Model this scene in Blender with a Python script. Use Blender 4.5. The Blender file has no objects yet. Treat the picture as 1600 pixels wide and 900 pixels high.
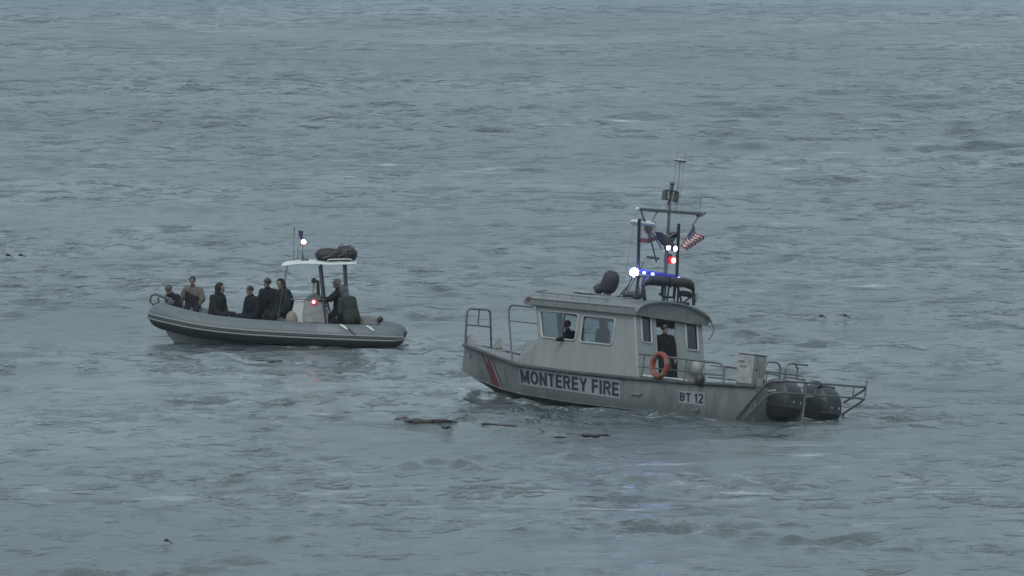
import bpy, math, random
import numpy as np
from mathutils import Vector, Matrix, noise
random.seed(4)
R=math.radians
# ------------------------------------------------------------------ camera, sky, sun, exposure
S=bpy.context.scene
CAMH=18.7
cd=bpy.data.cameras.new('camera'); cam=bpy.data.objects.new('camera',cd); S.collection.objects.link(cam)
cam.location=(0,0,CAMH); cam.rotation_euler=(math.pi/2-math.atan(950/14160),0,0)
cd.sensor_width=36; cd.lens=36*14160/1600; cd.clip_start=1; cd.clip_end=40000
S.camera=cam
W=bpy.data.worlds.new('World'); S.world=W; W.use_nodes=True
nt=W.node_tree; bg=nt.nodes['Background']
sky=nt.nodes.new('ShaderNodeTexSky'); sky.sky_type='NISHITA'; sky.sun_disc=False
SUN_EL,SUN_ROT=52,200
sky.sun_elevation=R(SUN_EL); sky.sun_rotation=R(SUN_ROT); sky.altitude=0; sky.air_density=1; sky.dust_density=3
hs=nt.nodes.new('ShaderNodeHueSaturation'); hs.inputs['Saturation'].default_value=.45
mx=nt.nodes.new('ShaderNodeMixRGB'); mx.inputs['Fac'].default_value=.6; mx.inputs['Color2'].default_value=(3.75,4.78,5.25,1)
nt.links.new(sky.outputs[0],hs.inputs['Color']); nt.links.new(hs.outputs[0],mx.inputs['Color1'])
# uneven overcast: cloud brightness varies over the sky
tc=nt.nodes.new('ShaderNodeTexCoord'); mp=nt.nodes.new('ShaderNodeMapping'); mp.inputs['Scale'].default_value=(1.6,1.6,5)
nz=nt.nodes.new('ShaderNodeTexNoise'); nz.inputs['Scale'].default_value=1.7; nz.inputs['Detail'].default_value=4
mr=nt.nodes.new('ShaderNodeMapRange'); mr.inputs['From Min'].default_value=.3; mr.inputs['From Max'].default_value=.7
mr.inputs['To Min'].default_value=.78; mr.inputs['To Max'].default_value=1.2
ml=nt.nodes.new('ShaderNodeMixRGB'); ml.blend_type='MULTIPLY'; ml.inputs['Fac'].default_value=1
nt.links.new(tc.outputs['Generated'],mp.inputs[0]); nt.links.new(mp.outputs[0],nz.inputs['Vector'])
nt.links.new(nz.outputs['Fac'],mr.inputs['Value']); nt.links.new(mx.outputs[0],ml.inputs['Color1']); nt.links.new(mr.outputs[0],ml.inputs['Color2'])
# an overcast sky is about three times as bright overhead as at the horizon
sx=nt.nodes.new('ShaderNodeSeparateXYZ'); nt.links.new(tc.outputs['Generated'],sx.inputs[0])
gr_=nt.nodes.new('ShaderNodeValToRGB'); nt.links.new(sx.outputs['Z'],gr_.inputs['Fac'])
gr_.color_ramp.elements[0].position=0; gr_.color_ramp.elements[0].color=(.37,.425,.48,1)
gr_.color_ramp.elements[1].position=1; gr_.color_ramp.elements[1].color=(1.35,1.33,1.32,1)
e_=gr_.color_ramp.elements.new(.26); e_.color=(1.16,1.16,1.17,1)
ml2=nt.nodes.new('ShaderNodeMixRGB'); ml2.blend_type='MULTIPLY'; ml2.inputs['Fac'].default_value=1
nt.links.new(ml.outputs[0],ml2.inputs['Color1']); nt.links.new(gr_.outputs[0],ml2.inputs['Color2'])
nt.links.new(ml2.outputs[0],bg.inputs['Color']); bg.inputs['Strength'].default_value=.1
sl=bpy.data.lights.new('sun','SUN'); sl.energy=.6; sl.angle=R(25); sl.color=(1,.97,.93)
so=bpy.data.objects.new('sun',sl); S.collection.objects.link(so)
az=R(SUN_ROT)
sd=Vector((math.sin(az)*math.cos(R(SUN_EL)),math.cos(az)*math.cos(R(SUN_EL)),math.sin(R(SUN_EL))))
so.rotation_euler=sd.to_track_quat('Z','Y').to_euler()
S.view_settings.view_transform='Standard'; S.view_settings.look='None'; S.view_settings.gamma=1; S.view_settings.use_curve_mapping=False
S.view_settings.exposure=.65
S.render.engine='CYCLES'
S.cycles.filter_width=1.5        # the soft look of a long lens video frame
# ------------------------------------------------------------------ materials
def mat(name,col,rough=.6,metal=0,emit=None,es=0,noise_amt=0,nscale=6,nvec=(1,1,1),bump=0,spec=.5,dark=None,fine=False):
    m=bpy.data.materials.new(name); m.use_nodes=True; n=m.node_tree; b=n.nodes['Principled BSDF']
    b.inputs['Base Color'].default_value=(*col,1); b.inputs['Roughness'].default_value=rough; b.inputs['Metallic'].default_value=metal
    b.inputs['Specular IOR Level'].default_value=.12 if 'cloth' in name else spec
    if emit: b.inputs['Emission Color'].default_value=(*emit,1); b.inputs['Emission Strength'].default_value=es
    if noise_amt:
        t=n.nodes.new('ShaderNodeTexCoord'); mp=n.nodes.new('ShaderNodeMapping'); mp.inputs['Scale'].default_value=nvec
        z=n.nodes.new('ShaderNodeTexNoise'); z.inputs['Scale'].default_value=nscale; z.inputs['Detail'].default_value=6; z.inputs['Roughness'].default_value=.65
        n.links.new(t.outputs['Object'],mp.inputs[0]); n.links.new(mp.outputs[0],z.inputs['Vector'])
        r=n.nodes.new('ShaderNodeMapRange'); r.inputs['From Min'].default_value=.32; r.inputs['From Max'].default_value=.68
        n.links.new(z.outputs['Fac'],r.inputs['Value'])
        x=n.nodes.new('ShaderNodeMixRGB'); d=dark or tuple(c*(1-noise_amt) for c in col)
        x.inputs['Color1'].default_value=(*d,1); x.inputs['Color2'].default_value=(*[min(1,c*(1+noise_amt*.5)) for c in col],1)
        n.links.new(r.outputs[0],x.inputs['Fac']); n.links.new(x.outputs[0],b.inputs['Base Color'])
        if bump:
            bp=n.nodes.new('ShaderNodeBump'); bp.inputs['Strength'].default_value=bump; bp.inputs['Distance'].default_value=.03
            n.links.new(z.outputs['Fac'],bp.inputs['Height']); n.links.new(bp.outputs[0],b.inputs['Normal'])
    return m
HULL=mat('bare_aluminium_hull',(.148,.168,.165),.5,.15,noise_amt=.38,nscale=2.2,nvec=(1.3,1.3,.45),bump=.15)
def grime(m,z0,z1,col):
    n=m.node_tree; b=n.nodes['Principled BSDF']; src=b.inputs['Base Color'].links[0].from_socket
    t=n.nodes.new('ShaderNodeTexCoord'); sx_=n.nodes.new('ShaderNodeSeparateXYZ'); n.links.new(t.outputs['Object'],sx_.inputs[0])
    z=n.nodes.new('ShaderNodeTexNoise'); z.inputs['Scale'].default_value=1.3; z.inputs['Detail'].default_value=7; z.inputs['Roughness'].default_value=.7; n.links.new(t.outputs['Object'],z.inputs['Vector'])
    a=n.nodes.new('ShaderNodeMath'); a.operation='MULTIPLY_ADD'; a.inputs[1].default_value=-.9; n.links.new(z.outputs['Fac'],a.inputs[0]); n.links.new(sx_.outputs['Z'],a.inputs[2])
    r=n.nodes.new('ShaderNodeMapRange'); r.inputs['From Min'].default_value=z0-.45; r.inputs['From Max'].default_value=z1-.45; r.inputs['To Min'].default_value=.8; r.inputs['To Max'].default_value=0; n.links.new(a.outputs[0],r.inputs['Value'])
    x=n.nodes.new('ShaderNodeMixRGB'); x.inputs['Color2'].default_value=(*col,1); n.links.new(r.outputs[0],x.inputs['Fac']); n.links.new(src,x.inputs['Color1']); n.links.new(x.outputs[0],b.inputs['Base Color'])
grime(HULL,.14,.70,(.055,.068,.064))
CAB=mat('cabin_paint',(.185,.205,.20),.5,.05,noise_amt=.15,nscale=3,nvec=(1.5,1.5,.35),bump=.08)
ROOF=mat('roof_paint',(.135,.155,.153),.65,noise_amt=.25,nscale=4)
DARKP=mat('antifouling',(.02,.024,.025),.6,noise_amt=.3)
RUB=mat('rub_rubber',(.045,.05,.052),.7,noise_amt=.4,nscale=5)
RAIL=mat('rail_aluminium',(.12,.13,.135),.4,.5,noise_amt=.2)
DRAIL=mat('dark_rail',(.07,.075,.08),.45,.3)
TRIM=mat('window_trim',(.27,.29,.30),.4,.2)
BLACK=mat('black_plastic',(.012,.012,.015),.45)
COWL=mat('engine_cowl_paint',(.018,.024,.026),.5,.0,noise_amt=.25)
WHITE=mat('white_gelcoat',(.45,.475,.465),.4,noise_amt=.12,nscale=5)
DWHITE=mat('dirty_white',(.23,.245,.24),.5,noise_amt=.3,nscale=6)
SIGN=mat('lettering_backing',(.215,.235,.25),.5,noise_amt=.15)
INK=mat('lettering_ink',(.014,.014,.02),.5)
REDP=mat('red_paint',(.10,.012,.022),.5,noise_amt=.25,nscale=5)
FABD=mat('dark_cover_fabric',(.03,.026,.038),.8,noise_amt=.4,nscale=9,bump=.4)
HOSE=mat('black_hose',(.015,.016,.02),.6,noise_amt=.4,nscale=10,bump=.3)
INT=mat('cabin_interior',(.05,.055,.058),.8,noise_amt=.3)
CEIL=mat('cabin_ceiling',(.16,.17,.17),.8)
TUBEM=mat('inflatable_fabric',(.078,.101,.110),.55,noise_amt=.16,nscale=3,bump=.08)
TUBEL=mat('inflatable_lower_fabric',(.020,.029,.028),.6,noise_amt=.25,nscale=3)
STRAKE=mat('strake_rubber',(.15,.17,.17),.55,noise_amt=.15)
RIBH=mat('rib_hull_gelcoat',(.36,.39,.395),.5,noise_amt=.2,nscale=2)
SKIN=mat('skin',(.17,.105,.085),.55,noise_amt=.15)
EYE=mat('eye_dark',(.02,.015,.012),.3)
LIP=mat('lip',(.20,.08,.07),.5)
HAIR=mat('dark_hair',(.012,.01,.009),.7)
HAIRG=mat('grey_hair',(.16,.16,.155),.7)
BOOT=mat('boot',(.01,.01,.01),.6)
def glass(name,tint,op):
    m=bpy.data.materials.new(name); m.use_nodes=True; n=m.node_tree; n.nodes.clear()
    o=n.nodes.new('ShaderNodeOutputMaterial'); t=n.nodes.new('ShaderNodeBsdfTransparent'); t.inputs[0].default_value=(*tint,1)
    g=n.nodes.new('ShaderNodeBsdfGlossy'); g.inputs['Roughness'].default_value=.03; g.inputs['Color'].default_value=(.9,.9,.9,1)
    x=n.nodes.new('ShaderNodeMixShader'); x.inputs[0].default_value=.07
    n.links.new(t.outputs[0],x.inputs[1]); n.links.new(g.outputs[0],x.inputs[2]); n.links.new(x.outputs[0],o.inputs[0])
    return m
GLASS=glass('tinted_window_glass',(.66,.72,.74),0); GLASSD=glass('dark_window_glass',(.30,.34,.38),0); CLEAR=glass('clear_windscreen',(.86,.9,.9),0)
# ------------------------------------------------------------------ object helpers
COL=S.collection
def tag(o,label=None,cat=None,group=None,kind=None):
    for k,v in (('label',label),('category',cat),('group',group),('kind',kind)):
        if v: o[k]=v
    return o
def empty(name,M):
    o=bpy.data.objects.new(name,None); COL.objects.link(o); o.matrix_world=M; o.empty_display_size=.2; return o
class MB:
    def __init__(s): s.v=[];s.f=[];s.m=[]
    def add(s,vs,fs,mi=0):
        n=len(s.v); s.v+=[tuple(v) for v in vs]; s.f+=[tuple(i+n for i in f) for f in fs]; s.m+=[mi]*len(fs); return s
    def box(s,c,d,M=None,mi=0,bev=0):
        x,y,z=[k/2 for k in d]
        if bev:
            b=min(bev,x*.9,y*.9,z*.9); rings=[]
            for zz,ins in ((-z,b),(-z+b,0),(z-b,0),(z,b)):
                X,Y=x-ins,y-ins; q=b*.7
                rings.append([(X-q,-Y,zz),(X,-Y+q,zz),(X,Y-q,zz),(X-q,Y,zz),(-X+q,Y,zz),(-X,Y-q,zz),(-X,-Y+q,zz),(-X+q,-Y,zz)])
            vs=[Vector(p) for r in rings for p in r]; fs=[tuple(range(7,-1,-1)),tuple(range(24,32))]
            for i in range(3):
                for j in range(8): fs.append((i*8+j,i*8+(j+1)%8,i*8+8+(j+1)%8,i*8+8+j))
        else:
            vs=[Vector((a*x,b_*y,e*z)) for a in (-1,1) for b_ in (-1,1) for e in (-1,1)]
            fs=[(0,1,3,2),(4,6,7,5),(0,4,5,1),(2,3,7,6),(0,2,6,4),(1,5,7,3)]
        if M is not None: vs=[M@v for v in vs]
        return s.add([v+Vector(c) for v in vs],fs,mi)
    def tube(s,pts,r,n=8,mi=0,closed=False,cap=True,flat=1):
        pts=[Vector(p) for p in pts]; N=len(pts); rs=r if isinstance(r,(list,tuple)) else [r]*N
        vs=[];up=None
        for i,p in enumerate(pts):
            if closed: t=pts[(i+1)%N]-pts[i-1]
            else: t=pts[min(i+1,N-1)]-pts[max(i-1,0)]
            t.normalize()
            if up is None:
                up=Vector((0,0,1)) if abs(t.z)<.9 else Vector((1,0,0))
            a=t.cross(up)
            if a.length<1e-5: a=t.orthogonal()
            a.normalize(); b=a.cross(t); up=b
            for k in range(n):
                th=2*math.pi*k/n; vs.append(p+(a*math.cos(th)+b*math.sin(th)*flat)*rs[i])
        fs=[]
        for i in range(N if closed else N-1):
            j=(i+1)%N
            for k in range(n): fs.append((i*n+k,i*n+(k+1)%n,j*n+(k+1)%n,j*n+k))
        if cap and not closed: fs+= [tuple(range(n-1,-1,-1)),tuple(range((N-1)*n,N*n))]
        return s.add(vs,fs,mi)
    def ell(s,c,r,n=12,m=8,M=None,mi=0,fn=None):
        vs=[];c=Vector(c)
        for i in range(m+1):
            ph=math.pi*i/m
            for k in range(n):
                th=2*math.pi*k/n; p=Vector((math.sin(ph)*math.cos(th),math.sin(ph)*math.sin(th),math.cos(ph)))
                if fn: p=p*fn(p)
                p=Vector((p.x*r[0],p.y*r[1],p.z*r[2]))
                if M is not None: p=M@p
                vs.append(c+p)
        fs=[(i*n+k,(i+1)*n+k,(i+1)*n+(k+1)%n,i*n+(k+1)%n) for i in range(m) for k in range(n)]
        return s.add(vs,fs,mi)
    def loft(s,rings,mi=0,close=True,cap=True,mis=None):
        n=len(rings[0]); vs=[p for r in rings for p in r]; fs=[];ms=[]
        for i in range(len(rings)-1):
            for k in range(n if close else n-1):
                fs.append((i*n+k,i*n+(k+1)%n,(i+1)*n+(k+1)%n,(i+1)*n+k)); ms.append(mis[k] if mis else mi)
        if cap: fs+=[tuple(range(n-1,-1,-1)),tuple(range((len(rings)-1)*n,len(rings)*n))]; ms+=[mi,mi]
        s.add(vs,fs,0); s.m[-len(ms):]=ms; return s
    def cap_(s,a,b,ra,rb,n=10):   # tapered capsule, closed
        a=Vector(a);b=Vector(b);t=(b-a); L=t.length; t=t.normalized() if L>1e-6 else Vector((0,0,1))
        pts=[];rs=[]
        for k in range(4):
            q=math.pi/2*(k/4); pts.append(a-t*ra*math.cos(q)); rs.append(max(.0005,ra*math.sin(q)))
        pts.append(a);rs.append(ra);pts.append(b);rs.append(rb)
        for k in range(1,5):
            q=math.pi/2*(k/4); pts.append(b+t*rb*math.sin(q)); rs.append(max(.0005,rb*math.cos(q)))
        return s.tube(pts,rs,n)
    def mesh(s,name,mats,ang=35,smooth=True):
        me=bpy.data.meshes.new(name); me.from_pydata(s.v,[],s.f)
        for m in (mats if isinstance(mats,(list,tuple)) else [mats]): me.materials.append(m)
        me.polygons.foreach_set('material_index',s.m)
        if smooth:
            me.polygons.foreach_set('use_smooth',[True]*len(s.f)); me.set_sharp_from_angle(angle=R(ang))
        me.validate(); me.update(); return me
    def build(s,name,mats,parent=None,ang=35,smooth=True,loc=None):
        o=bpy.data.objects.new(name,s.mesh(name,mats,ang,smooth)); COL.objects.link(o)
        if parent: o.parent=parent
        return o
def arc(pts,r,n=5,closed=False):
    """round the corners of a polyline"""
    pts=[Vector(p) for p in pts]; out=[]; N=len(pts)
    for i,p in enumerate(pts):
        if not closed and i in (0,N-1): out.append(p); continue
        a=pts[i-1]-p; b=pts[(i+1)%N]-p; d=min(r,a.length*.45,b.length*.45); a=p+a.normalized()*d; b=p+b.normalized()*d
        for k in range(n+1):
            t=k/n; out.append(a*(1-t)**2+p*2*t*(1-t)+b*t*t)
    return out
def rr(u0,v0,u1,v1,r=.06):
    return [(p.x,p.y) for p in arc([(u0,v0,0),(u1,v0,0),(u1,v1,0),(u0,v1,0)],r,4,True)]
def plate_mb(outer,holes,thick,f,mi=0,mb=None):
    """flat plate with holes; f maps (u,v,w) to local space"""
    cu=bpy.data.curves.new('c','CURVE'); cu.dimensions='2D'; cu.fill_mode='BOTH'; cu.extrude=thick/2
    for lp in [outer]+list(holes):
        sp=cu.splines.new('POLY'); sp.points.add(len(lp)-1)
        for p,q in zip(sp.points,lp): p.co=(q[0],q[1],0,1)
        sp.use_cyclic_u=True
    return curve_mb(cu,f,mi,mb)
def curve_mb(cu,f,mi=0,mb=None):
    ob=bpy.data.objects.new('c',cu); COL.objects.link(ob)
    dg=bpy.context.evaluated_depsgraph_get(); e=ob.evaluated_get(dg); me=e.to_mesh()
    mb=mb or MB(); mb.add([f(*v.co) for v in me.vertices],[tuple(p.vertices) for p in me.polygons],mi)
    e.to_mesh_clear(); bpy.data.objects.remove(ob); bpy.data.curves.remove(cu); return mb
def glyph(ch):
    """bold block letters as strokes: (width, [polylines], stroke)"""
    w=.62; t=.10; a_=lambda cx,cy,rx,ry,d0,d1,n=10:[(cx+rx*math.cos(R(d0+(d1-d0)*i/n)),cy+ry*math.sin(R(d0+(d1-d0)*i/n))) for i in range(n+1)]
    l,r_,b_,u=t,w-t,t,1-t; m=.52
    G={'M':(.80,[[(t,0),(t,1)],[(.80-t,0),(.80-t,1)],[(t+.03,.98),(.40,.12)],[(.77-t,.98),(.40,.12)]]),
       'O':(.72,[a_(.36,.5,.36-t,.5-t,0,360,28)]),
       'N':(.68,[[(t,0),(t,1)],[(.68-t,0),(.68-t,1)],[(t+.02,.96),(.66-t,.04)]]),
       'T':(.60,[[(0,1-t),(.60,1-t)],[(.30,0),(.30,1-t)]]),
       'E':(.58,[[(t,0),(t,1)],[(t,1-t),(.58,1-t)],[(t,.51),(.54,.51)],[(t,t),(.58,t)]]),
       'R':(.66,[[(t,0),(t,1)],[(t,1-t),(.38,1-t)]+a_(.38,.70,.18,.20,90,-90)+[(t,.50)],[(.36,.48),(.58,0)]]),
       'Y':(.64,[[(.07,1),(.32,.45)],[(.57,1),(.32,.45)],[(.32,0),(.32,.48)]]),
       'F':(.55,[[(t,0),(t,1)],[(t,1-t),(.55,1-t)],[(t,.50),(.50,.50)]]),
       'I':(.24,[[(.12,0),(.12,1)]]),
       'B':(.64,[[(t,0),(t,1)],[(t,1-t),(.36,1-t)]+a_(.36,.71,.16,.19,90,-90)+[(t,.52)],[(t,.50),(.36,.50)]+a_(.36,.30,.18,.20,90,-90)+[(t,.10)]]),
       '1':(.40,[[(.26,0),(.26,1)],[(.04,.74),(.24,.86)]]),
       '2':(.60,[a_(.30,.70,.20,.20,165,-20)+[(.12,.12)],[(.03,t),(.59,t)]]),
       ' ':(.22,[])}
    return G[ch]
def text_mb(txt,f,t=.105,gap=.09,sq=1):
    """returns one mesh of strokes in the unit square"""
    W_=sum(glyph(c)[0] for c in txt)+gap*(len(txt)-1); mb=MB(); x=0; k=0
    for c in txt:
        w,ls=glyph(c)
        for ln in ls:
            k+=1; off=.001*(k%3); n=len(ln); closed=(ln[0][0]-ln[-1][0])**2+(ln[0][1]-ln[-1][1])**2<1e-6; vs=[]
            for i,p in enumerate(ln):
                if closed: a=ln[(i-1)%(n-1)]; b=ln[(i+1)%(n-1)]
                else: a=ln[max(i-1,0)]; b=ln[min(i+1,n-1)]
                dx,dy=b[0]-a[0],b[1]-a[1]; L_=math.hypot(dx,dy); nx,ny=-dy/L_*t,dx/L_*t
                for s_ in (1,-1): vs.append(f((x+p[0]+nx*s_)/W_,min(1,max(0,p[1]+ny*s_)),off*2))
            mb.add(vs,[(2*i,2*i+1,2*i+3,2*i+2) for i in range(n-1)])
        x+=w+gap
    return mb
def remesh(mb,vox,smooth_it=4):
    me=mb.mesh('r',[]); ob=bpy.data.objects.new('r',me); COL.objects.link(ob)
    m=ob.modifiers.new('r','REMESH'); m.mode='VOXEL'; m.voxel_size=vox; m.use_smooth_shade=True
    s=ob.modifiers.new('s','SMOOTH'); s.factor=.5; s.iterations=smooth_it
    dg=bpy.context.evaluated_depsgraph_get(); e=ob.evaluated_get(dg); q=e.to_mesh()
    out=MB(); out.add([v.co[:] for v in q.vertices],[tuple(p.vertices) for p in q.polygons]); e.to_mesh_clear()
    bpy.data.objects.remove(ob); bpy.data.meshes.remove(me); return out

FIRE=Matrix.Translation((3.06, 233.434, -0.23))@Matrix.Rotation(R(135),4,'Z')@Matrix.Rotation(-R(1.2),4,'Y')@Matrix.Rotation(R(9),4,'X')
RIB=Matrix.Translation((-6.69, 255.5, -0.10))@Matrix.Rotation(R(178.5),4,'Z')@Matrix.Rotation(-R(2.5),4,'Y')
def wpt(px,py,z=0):      # where a spot of the sea seen in the photo lies
    u=(px-800)/14160; v=(450-py)/14160; p=math.atan(950/14160)
    d=(u,math.cos(p)+v*math.sin(p),-math.sin(p)+v*math.cos(p)); t=(z-CAMH)/d[2]; return d[0]*t,d[1]*t
# ------------------------------------------------------------------ the sea
def make_water():
    rng=np.random.default_rng(11)
    Rr=[2.0]
    while Rr[-1]<160: Rr.append(Rr[-1]*1.12)
    r=174.0
    while r<640:
        Rr.append(r); r+=.62*r*r/(9062*CAMH)
    while r<30000: Rr.append(r); r*=1.12
    Rr=np.array(Rr,dtype=np.float64)
    ha=R(4.6); na=620
    A=np.linspace(-ha,ha,na)
    rest=np.linspace(ha,2*math.pi-ha,70)[1:-1]
    A=np.concatenate([A,rest]); nA=len(A)
    dr=np.gradient(Rr); da=np.concatenate([np.full(na,2*ha/na),np.full(nA-na,(2*math.pi-2*ha)/70)])
    X=(Rr[:,None]*np.sin(A)[None,:]).astype(np.float32); Y=(Rr[:,None]*np.cos(A)[None,:]).astype(np.float32)
    sp=np.maximum(dr[:,None]*.85,Rr[:,None]*da[None,:]).astype(np.float32)
    Z=np.zeros_like(X); DX=np.zeros_like(X); DY=np.zeros_like(X)
    # slow patches of livelier and calmer water
    def patch(sx,sy,n,seed):
        g=np.random.default_rng(seed); o=np.zeros_like(X)
        for i in range(n):
            o+=np.sin(X*(g.normal()/sx)+Y*(g.normal()/sy)+g.uniform(0,6.28)).astype(np.float32)
        return o/math.sqrt(n/2)
    pa=np.clip(.95+.2*patch(16,12,9,3),.55,1.6)*(1+.55*np.clip((Y-270)/160,0,1))
    pb=np.exp(.55*patch(2.2,2.6,14,5)-.25); pb=np.clip(pb,.25,2.6)
    # water stirred up round the bow and along the fire boat
    fx,fy=-0.84,235.63
    stir=np.exp(-((X-fx)/2.2)**2-((Y-fy)/3.0)**2)+.7*np.exp(-((X-2.66)/4.5)**2-((Y-229.93)/2.6)**2)
    N=190; lam=np.exp(np.linspace(math.log(.40),math.log(20),N)); base=math.pi*1.5
    for i,L in enumerate(lam):
        spread=.8 if L<3 else .45
        th=base+R(5)+rng.normal()*spread; k=2*math.pi/L
        sl=math.sqrt(2*.0155/N)*(1.35 if L<2.5 else (.8 if L<5 else (.42 if L<9 else .28)))
        a=sl/k; kx,ky=k*math.cos(th),k*math.sin(th); ph=rng.uniform(0,6.28)
        w=np.clip((L/(2.6*sp)-1)/.8,0,1)
        if L<2.2: w=w*(pb*pa+1.5*stir)
        elif L<7: w=w*pa
        rows=np.where(w.max(axis=1)>0)[0]
        if len(rows)==0: continue
        r0,r1=rows[0],rows[-1]+1
        q=kx*X[r0:r1]+ky*Y[r0:r1]+ph; c=np.cos(q); s=np.sin(q); ww=w[r0:r1]*a
        Z[r0:r1]+=ww*c; DX[r0:r1]-=ww*1.0*math.cos(th)*s; DY[r0:r1]-=ww*1.0*math.sin(th)*s
    # the sea just behind the stern of the fire boat heaps up a little in front of the engines
    X2=X+DX; Y2=Y+DY
    nR=len(Rr); V=np.stack([X2,Y2,Z],axis=-1).reshape(-1,3)
    i=np.arange(nR-1)[:,None]; j=np.arange(nA)[None,:]; j2=(j+1)%nA
    F=np.stack([i*nA+j+0*j2, i*nA+j2, (i+1)*nA+j2,(i+1)*nA+j],axis=-1).reshape(-1,4)[:,::-1]
    me=bpy.data.meshes.new('water'); me.vertices.add(len(V)); me.vertices.foreach_set('co',V.astype(np.float32).ravel())
    nf=len(F); me.loops.add(nf*4); me.loops.foreach_set('vertex_index',F.ravel().astype(np.int32))
    me.polygons.add(nf); me.polygons.foreach_set('loop_start',np.arange(0,nf*4,4,dtype=np.int32)); 
    me.update(calc_edges=True); me.polygons.foreach_set('use_smooth',np.ones(nf,dtype=bool)); me.update()
    o=bpy.data.objects.new('water',me); COL.objects.link(o); tag(o,kind='structure')
    m=bpy.data.materials.new('sea_water'); m.use_nodes=True; n=m.node_tree; b=n.nodes['Principled BSDF']; L=n.links
    b.inputs['Base Color'].default_value=(.060,.080,.086,1); b.inputs['IOR'].default_value=1.34
    geo=n.nodes.new('ShaderNodeNewGeometry')
    # base colour turns darker with distance from the camera, then bluer
    sp_=n.nodes.new('ShaderNodeSeparateXYZ'); L.new(geo.outputs['Position'],sp_.inputs[0]); dm=n.nodes.new('ShaderNodeMapRange'); dm.inputs['From Min'].default_value=200; dm.inputs['From Max'].default_value=600; L.new(sp_.outputs['Y'],dm.inputs['Value'])
    dc=n.nodes.new('ShaderNodeValToRGB'); L.new(dm.outputs[0],dc.inputs['Fac']); dc.color_ramp.elements[0].position=.05; dc.color_ramp.elements[0].color=(.066,.086,.090,1)
    dc.color_ramp.elements[1].position=.86; dc.color_ramp.elements[1].color=(.030,.085,.15,1)
    for p_,c_ in ((.45,(.036,.052,.060,1)),(.76,(.030,.050,.060,1))):
        e_=dc.color_ramp.elements.new(p_); e_.color=c_
    L.new(dc.outputs[0],b.inputs['Base Color'])
    def mapped(sc):
        mp=n.nodes.new('ShaderNodeMapping'); mp.inputs['Scale'].default_value=sc; L.new(geo.outputs['Position'],mp.inputs[0]); return mp
    def noise_(sc,scale,det,ro=.6):
        z=n.nodes.new('ShaderNodeTexNoise'); z.inputs['Scale'].default_value=scale; z.inputs['Detail'].default_value=det; z.inputs['Roughness'].default_value=ro
        L.new(mapped(sc).outputs[0],z.inputs['Vector']); return z
    def rng_(src,a,b_,c,d):
        r=n.nodes.new('ShaderNodeMapRange'); r.inputs['From Min'].default_value=a; r.inputs['From Max'].default_value=b_; r.inputs['To Min'].default_value=c; r.inputs['To Max'].default_value=d
        L.new(src,r.inputs['Value']); return r
    big=noise_((.05,.035,1),1,3); rip=noise_((.8,.8,.4),1.6,8,.66)
    strg=rng_(big.outputs['Fac'],.35,.65,.15,.45)
    bp=n.nodes.new('ShaderNodeBump'); bp.inputs['Distance'].default_value=.32
    L.new(strg.outputs[0],bp.inputs['Strength']); L.new(rip.outputs['Fac'],bp.inputs['Height']); L.new(bp.outputs[0],b.inputs['Normal'])
    # sparse short wavelets
    wl=noise_((1.25,1.05,.6),1.0,2.4,.5); wm=rng_(wl.outputs['Fac'],.53,.80,0,1.1)
    wl2=noise_((.55,.42,.6),1.0,5,.6); wm2=rng_(wl2.outputs['Fac'],.54,.80,0,1.15)
    ad=n.nodes.new('ShaderNodeMath'); ad.operation='MULTIPLY_ADD'; ad.inputs[1].default_value=2.4; L.new(wm2.outputs[0],ad.inputs[0]); L.new(wm.outputs[0],ad.inputs[2])
    bp2=n.nodes.new('ShaderNodeBump'); bp2.inputs['Strength'].default_value=1; bp2.inputs['Distance'].default_value=.25
    band=noise_((.035,.075,0),1,3,.6); bst=rng_(band.outputs['Fac'],.38,.62,.25,.95); L.new(bst.outputs[0],bp2.inputs['Strength']); L.new(ad.outputs[0],bp2.inputs['Height']); L.new(bp.outputs[0],bp2.inputs['Normal']); L.new(bp2.outputs[0],b.inputs['Normal'])
    ro=rng_(big.outputs['Fac'],.35,.65,.08,.16); L.new(ro.outputs[0],b.inputs['Roughness'])
    # thin pale streaks in scattered patches, mixed in as a diffuse tone
    fo=noise_((.34,1.0,.0),1.0,8,.72); fb=noise_((.03,.045,0),1,2)
    fm=rng_(fo.outputs['Fac'],.56,.72,0,1); fb2=rng_(fb.outputs['Fac'],.47,.64,0,1)
    mu=n.nodes.new('ShaderNodeMath'); mu.operation='MULTIPLY'; L.new(fm.outputs[0],mu.inputs[0]); L.new(fb2.outputs[0],mu.inputs[1])
    # broken foam washing along the waterlines of the two boats
    def near(cx,cy,ang,sx_,sy_):
        mp=n.nodes.new('ShaderNodeMapping'); mp.vector_type='TEXTURE'; mp.inputs['Location'].default_value=(cx,cy,0); mp.inputs['Rotation'].default_value=(0,0,R(ang)); mp.inputs['Scale'].default_value=(sx_,sy_,1000)
        L.new(geo.outputs['Position'],mp.inputs[0]); ln=n.nodes.new('ShaderNodeVectorMath'); ln.operation='LENGTH'; L.new(mp.outputs[0],ln.inputs[0])
        return rng_(ln.outputs['Value'],1.0,1.22,1,0)
    w1=near(FIRE.translation.x,FIRE.translation.y,135,6.4,1.9); w2=near(RIB.translation.x,RIB.translation.y,178.5,3.6,1.25)
    wa_=n.nodes.new('ShaderNodeMath'); wa_.operation='MAXIMUM'; L.new(w1.outputs[0],wa_.inputs[0]); L.new(w2.outputs[0],wa_.inputs[1])
    wf_=noise_((1.6,1.2,1),1.3,6,.7); wfm=rng_(wf_.outputs['Fac'],.52,.68,0,.85)
    wm_=n.nodes.new('ShaderNodeMath'); wm_.operation='MULTIPLY'; L.new(wa_.outputs[0],wm_.inputs[0]); L.new(wfm.outputs[0],wm_.inputs[1])
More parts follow.
